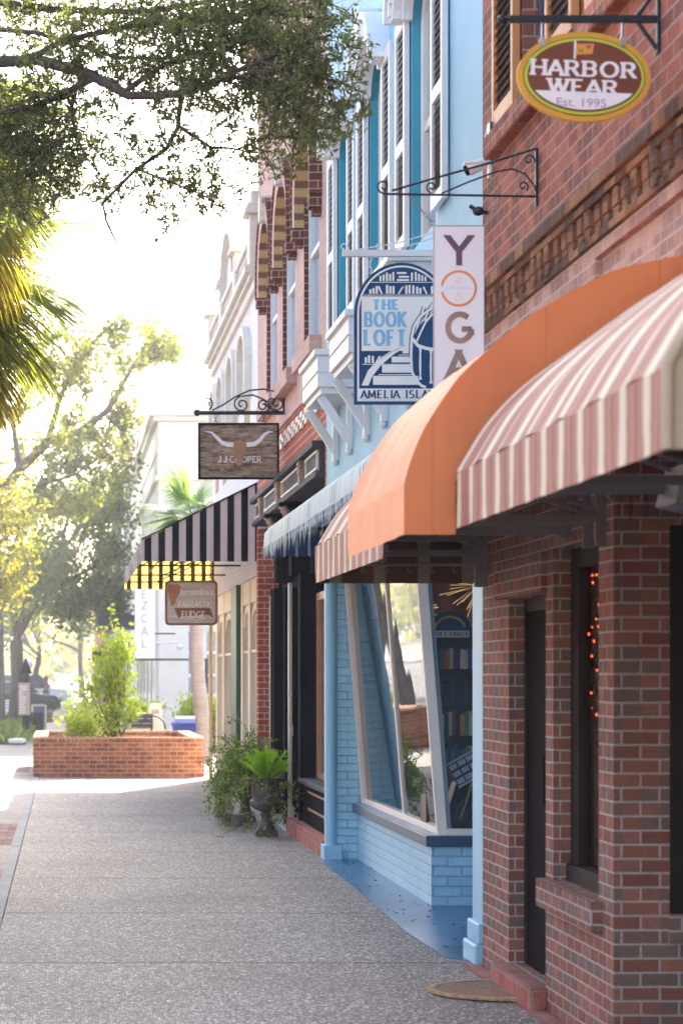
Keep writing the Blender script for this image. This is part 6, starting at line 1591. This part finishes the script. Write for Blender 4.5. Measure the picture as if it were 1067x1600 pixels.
vine((2.2,27.3,.5),'dark bluish shrub standing behind the urns against the brick pier','leafy_shrub',sp,M['leaf_dense'],80,.05,.02)
for (cx,cy,rr,hh,lab) in ((1.755,26.2,.095,.125,'round steel pot on the pavement left of the urns'),(1.90,26.1,.085,.12,'second steel pot half under the ivy, between the first pot and the urn')):
    r_=thing('metal_pot',(cx,cy,0),lab,'pot',group='steel pots beside the urns'); c=MB(); c.lathe([(rr*.78,0),(rr*.9,hh*.6),(rr,hh),(rr*1.1,hh+.008),(rr*.96,hh+.002),(rr*.9,hh*.8)],(cx,cy,0),24); obj('pot_body',c,M['galv'],r_); c=MB(); c.lathe([(.0,hh*.8),(rr*.92,hh*.8)],(cx,cy,0),16); obj('soil',c,M['earth'],r_)
# fallen leaves on the painted floor and the pavement
def litter(n,x0,x1,y0,y1,z,name,lab,Lm=.035):
    C=np.stack([rng.uniform(x0,x1,n),rng.uniform(y0,y1,n),np.full(n,z)],1); A=rdir(n); A[:,2]*=.12; N=rdir(n)*.25; N[:,2]=1
    leaf_obj(name,C,A,N,rng.uniform(.4,1,n)*Lm,rng.uniform(.3,.6,n)*Lm*.7,M['litter'],None,fold=.25,label=lab,cat='leaves',kind='stuff')
litter(100,2.25,2.6,14,21,.012,'fallen_leaves','small dry leaves scattered on the blue painted floor')
litter(260,-.3,2.2,11,30,.006,'leaf_litter','tiny dry leaf scraps scattered over the grey pavement',.024)

# ================================================================== FAR STREET FURNITURE AND CARS
Y=60.; k_=thing('sign_post',(-.99,Y,0),'brown rectangular direction sign with white lines on a black post at the left','sign')
c=MB(); c.box(-1.08,-.90,Y-.09,Y+.09,0,.95); c.box(-1.03,-.95,Y-.05,Y+.05,.95,1.7); c.tube([(-.99,Y,1.7),(-.99,Y,2.1)],[.16,.02],8); obj('post',c,M['black'],k_,bevel=.006)
a,b_=P(29.5,1067,Y),P(47.5,1117,Y); c=MB(); c.box(a.x,b_.x,Y-.13,Y-.09,b_.z,a.z); obj('panel',c,M['sign_orange'] if 0 else M['tan_carve'],k_)
c=MB(); random.seed(2)
for k in range(11): 
    z=a.z-.10-k*.065; c.box(a.x+.03,a.x+.03+random.uniform(.08,.20),Y-.134,Y-.13,z-.012,z+.012)
obj('lettering',c,M['white'],k_)
k_=thing('trash_can',(-.86,68,0),'black slatted trash can between the sign post and the chalkboard','trash can'); c=MB(); c.lathe([(.19,0),(.21,.1),(.23,.55),(.25,.58),(.2,.6)],(-.86,68,0),20); obj('can_body',c,M['black'],k_)
c=MB()
for i in range(14): a=R(i*360/14); c.box(-.86+.235*math.cos(a)-.012,-.86+.235*math.cos(a)+.012,68+.235*math.sin(a)-.012,68+.235*math.sin(a)+.012,.05,.56)
obj('slats',c,M['charcoal'],k_)
k_=thing('chalkboard_sign',(-.72,70,0),'dark green folding chalkboard with a pale frame right of the trash can','sign')
a,b_=P(51,1102,70),P(72,1143,70)
for s_,nm in ((-1,'front_board'),(1,'rear_board')):
    c=MB(); y_=70+s_*.22
    c.add([(a.x+.03,y_,.06),(b_.x-.03,y_,.06),(b_.x-.03,70+s_*.04,a.z-.03),(a.x+.03,70+s_*.04,a.z-.03)],[(0,1,2,3)]); o=obj(nm,c,M['green'] if 0 else M['navy'],k_)
    c=MB(); c.beam((a.x,y_,0),(a.x,70+s_*.04,a.z),.05,.05); c.beam((b_.x,y_,0),(b_.x,70+s_*.04,a.z),.05,.05); c.beam((a.x,70+s_*.04,a.z),(b_.x,70+s_*.04,a.z),.05,.05); c.beam((a.x,y_,.08),(b_.x,y_,.08),.05,.05); obj('frame',c,M['cream'],k_)
k_=thing('planter_box',(-.55,84,0),'small brown wooden planter box beyond the chalkboard','planter'); c=MB(); c.box(-.70,-.42,83.8,84.2,0,.36); c.box(-.72,-.40,83.78,84.22,.36,.40); obj('box',c,M['fudge_brown'],k_,bevel=.01)
k_=thing('slatted_bench',(-2.1,82,0),'white slatted bench at the left edge behind the planting bed','bench')
for nm,zz in (('backrest',(.45,.55,.65,.75)),): 
    c=MB()
    for z in zz: c.box(-2.2,-1.55,82,82.04,z,z+.07)
    obj(nm,c,M['white'],k_)
c=MB(); c.box(-2.2,-1.55,81.6,82,.4,.44); obj('seat',c,M['white'],k_); 
for x in (-2.15,-1.6): c=MB(); c.box(x-.02,x+.02,81.6,82.03,0,.4); obj('leg',c,M['iron'],k_)
k_=thing('sign_post',(-.9,104,0),'distant red information sign on a dark base beside the white van','sign'); c=MB(); a,b_=P(69,1056,104),P(76,1079,104); c.box(a.x,b_.x,103.9,104,b_.z,a.z); obj('panel',c,M['brick_paving_red'],k_); c=MB(); c.box(a.x-.05,b_.x+.05,103.85,104.1,0,b_.z); obj('post',c,M['charcoal'],k_)
k_=thing('street_lamp',(-.93,100,0),'grey street lamp with a white globe behind the white van','street lamp'); a=P(45,1038,100); c=MB(); c.tube([(a.x,100,0),(a.x,100,a.z-.15)],[.07,.04],8); obj('pole',c,M['iron'],k_); c=MB(); c.ball((a.x,100,a.z),.2,12); obj('globe',c,M['white'],k_)
def car(cx,cy,heading,mat,label,kind='suv'):
    root=thing('parked_car',(cx,cy,0),label,'car','cars parked beyond the trees at the left')
    L,Wc=4.6,1.8
    top={'suv':[(-2.3,.55),(-2.28,1.0),(-2.1,1.55),(-1.5,1.75),(.2,1.75),(1.0,1.12),(2.05,1.0),(2.3,.75),(2.3,.45)],'sedan':[(-2.3,.5),(-2.25,.9),(-1.7,1.0),(-1.0,1.42),(.3,1.42),(1.05,.98),(2.1,.85),(2.3,.65),(2.3,.4)]}[kind]
    zc={'suv':1.06,'sedan':.93}[kind]
    h=R(heading); T=lambda x,y,z:(cx+x*math.cos(h)-y*math.sin(h),cy+x*math.sin(h)+y*math.cos(h),z)
    prof=[(2.3,.3)]+[(-2.3,.3)]+top; n=len(prof); vs=[];
    for s_,wf_ in ((-1,1),(1,1)):
        for x,z in prof: vs.append(T(x,s_*Wc/2*(1 if z<=zc+.02 else .80),z))
    c=MB(); c.add(vs,[tuple(range(n)),tuple(range(n,2*n))[::-1]]+[(i,n+i,n+(i+1)%n,(i+1)%n) for i in range(n)]); obj('body',c,mat,root,bevel=.05)
    for s_ in (-1,1):
        g_=[(x,z) for x,z in top if z>zc]; x0,x1=g_[0][0]+.2,g_[-1][0]; zt=max(z for _,z in g_)-.08
        c=MB(); c.add([T(x0-.1,s_*(Wc/2-.0),zc+.02),T(x1+.4 if kind=='suv' else x1+.4,s_*(Wc/2-.0),zc+.02),T(x1-.1,s_*Wc/2*.83,zt),T(x0+.2,s_*Wc/2*.83,zt)],[(0,1,2,3)]); obj('side_window',c,M['pane'],root)
    a=[t for t in top if t[1]>zc]; xr=a[-1]; nx=top[top.index(xr)+1]
    c=MB(); c.add([T(xr[0]+.06,-.68,xr[1]-.04),T(xr[0]+.06,.68,xr[1]-.04),T(nx[0]+.03,.82,nx[1]+.06),T(nx[0]+.03,-.82,nx[1]+.06)],[(0,1,2,3)]); obj('windscreen',c,M['pane'],root)
    for x in (-1.45,1.45):
        for s_ in (-1,1):
            c=MB(); p0=T(x,s_*(Wc/2-.2),.33); p1=T(x,s_*(Wc/2+.02),.33); c.tube([p0,p1],.33,18); w_=obj('wheel',c,M['rubber'],root); c=MB(); p2=T(x,s_*(Wc/2+.03),.33); c.tube([p1,p2],.19,14); obj('rim',c,M['galv'],w_)
    for s_ in (-1,1): c=MB(); q=T(2.29,s_*.65,.72); c.ball(q,.13,8); obj('headlight',c,M['galv'],root)
    return root
car(-2.15,112,10,M['car_white'],'white van nosed out from behind the dark trunk, nearest the road','suv')
car(-2.6,96,12,M['car_dark'],'dark sedan low behind the brown sign, in front of the white van','sedan')
car(-3.9,88,12,M['car_dark'],'dark green car at the far left behind the white bench','suv')
car(.2,215,85,M['car_white'],'small distant white vehicle at the end of the street','suv')

# ================================================================== THE OTHER SIDE OF THE STREET (outside the frame, lights and mirrors into it)
def plain_block(x0,x1,y0,y1,h,mat,label,face):
    root=thing('street_building',((x0+x1)/2,(y0+y1)/2,0),label,'building','buildings across the street')
    w=MB(); w.box(x0,x1,y0,y1,0,h); w.box(x0-.15,x1+.15,y0-.15,y1+.15,h,h+.3); obj('wall',w,mat,root)
    f=MB(); L=(y1-y0) if face=='x' else (x1-x0); n=int(L/2.6)
    for k in range(n):
        for z,hh in ((.8,2.0),(4.4,1.9)):
            a=(k+.5)*L/n
            if face=='x': f.box(x1,x1+.05,y0+a-.55,y0+a+.55,z,z+hh)
            else: f.box(x0+a-.55,x0+a+.55,y1,y1+.05,z,z+hh)
    obj('window',f,M['pane'],root)
plain_block(-30,-18,-14,6,8,M['brick_red'],'red brick building directly across the street, nearest the viewer','x')
plain_block(-30,-18,6.3,24,9.5,M['brick_pink'],'pink brick building across the street from the book shop','x')
plain_block(-30,-18,24.3,48,8,M['brick_red'],'red brick building across the street from the black striped awning','x')
plain_block(-9,14,-34,-22,8,M['white_warm'],'unseen cream building added behind the viewer to bounce sunlight','y')  # added out of view so its sunlit front brightens faces turned this way

# ------------------------------------------------------------------ haze
h=MB(); h.box(-58,68,-45,325,-1.2,30)
hz=obj('haze',h,[],kind='stuff',label='thin bright haze filling the street',cat='haze')
hm=bpy.data.materials.new('haze'); hm.use_nodes=True; ht=hm.node_tree; ht.nodes.clear()
ho=ht.nodes.new('ShaderNodeOutputMaterial'); hv=ht.nodes.new('ShaderNodeVolumePrincipled')
hv.inputs['Color'].default_value=(.95,.96,1,1); hv.inputs['Density'].default_value=.0010; hv.inputs['Anisotropy'].default_value=.35
ht.links.new(hv.outputs[0],ho.inputs[1]); hz.data.materials.append(hm)
SC.cycles.volume_bounces=0
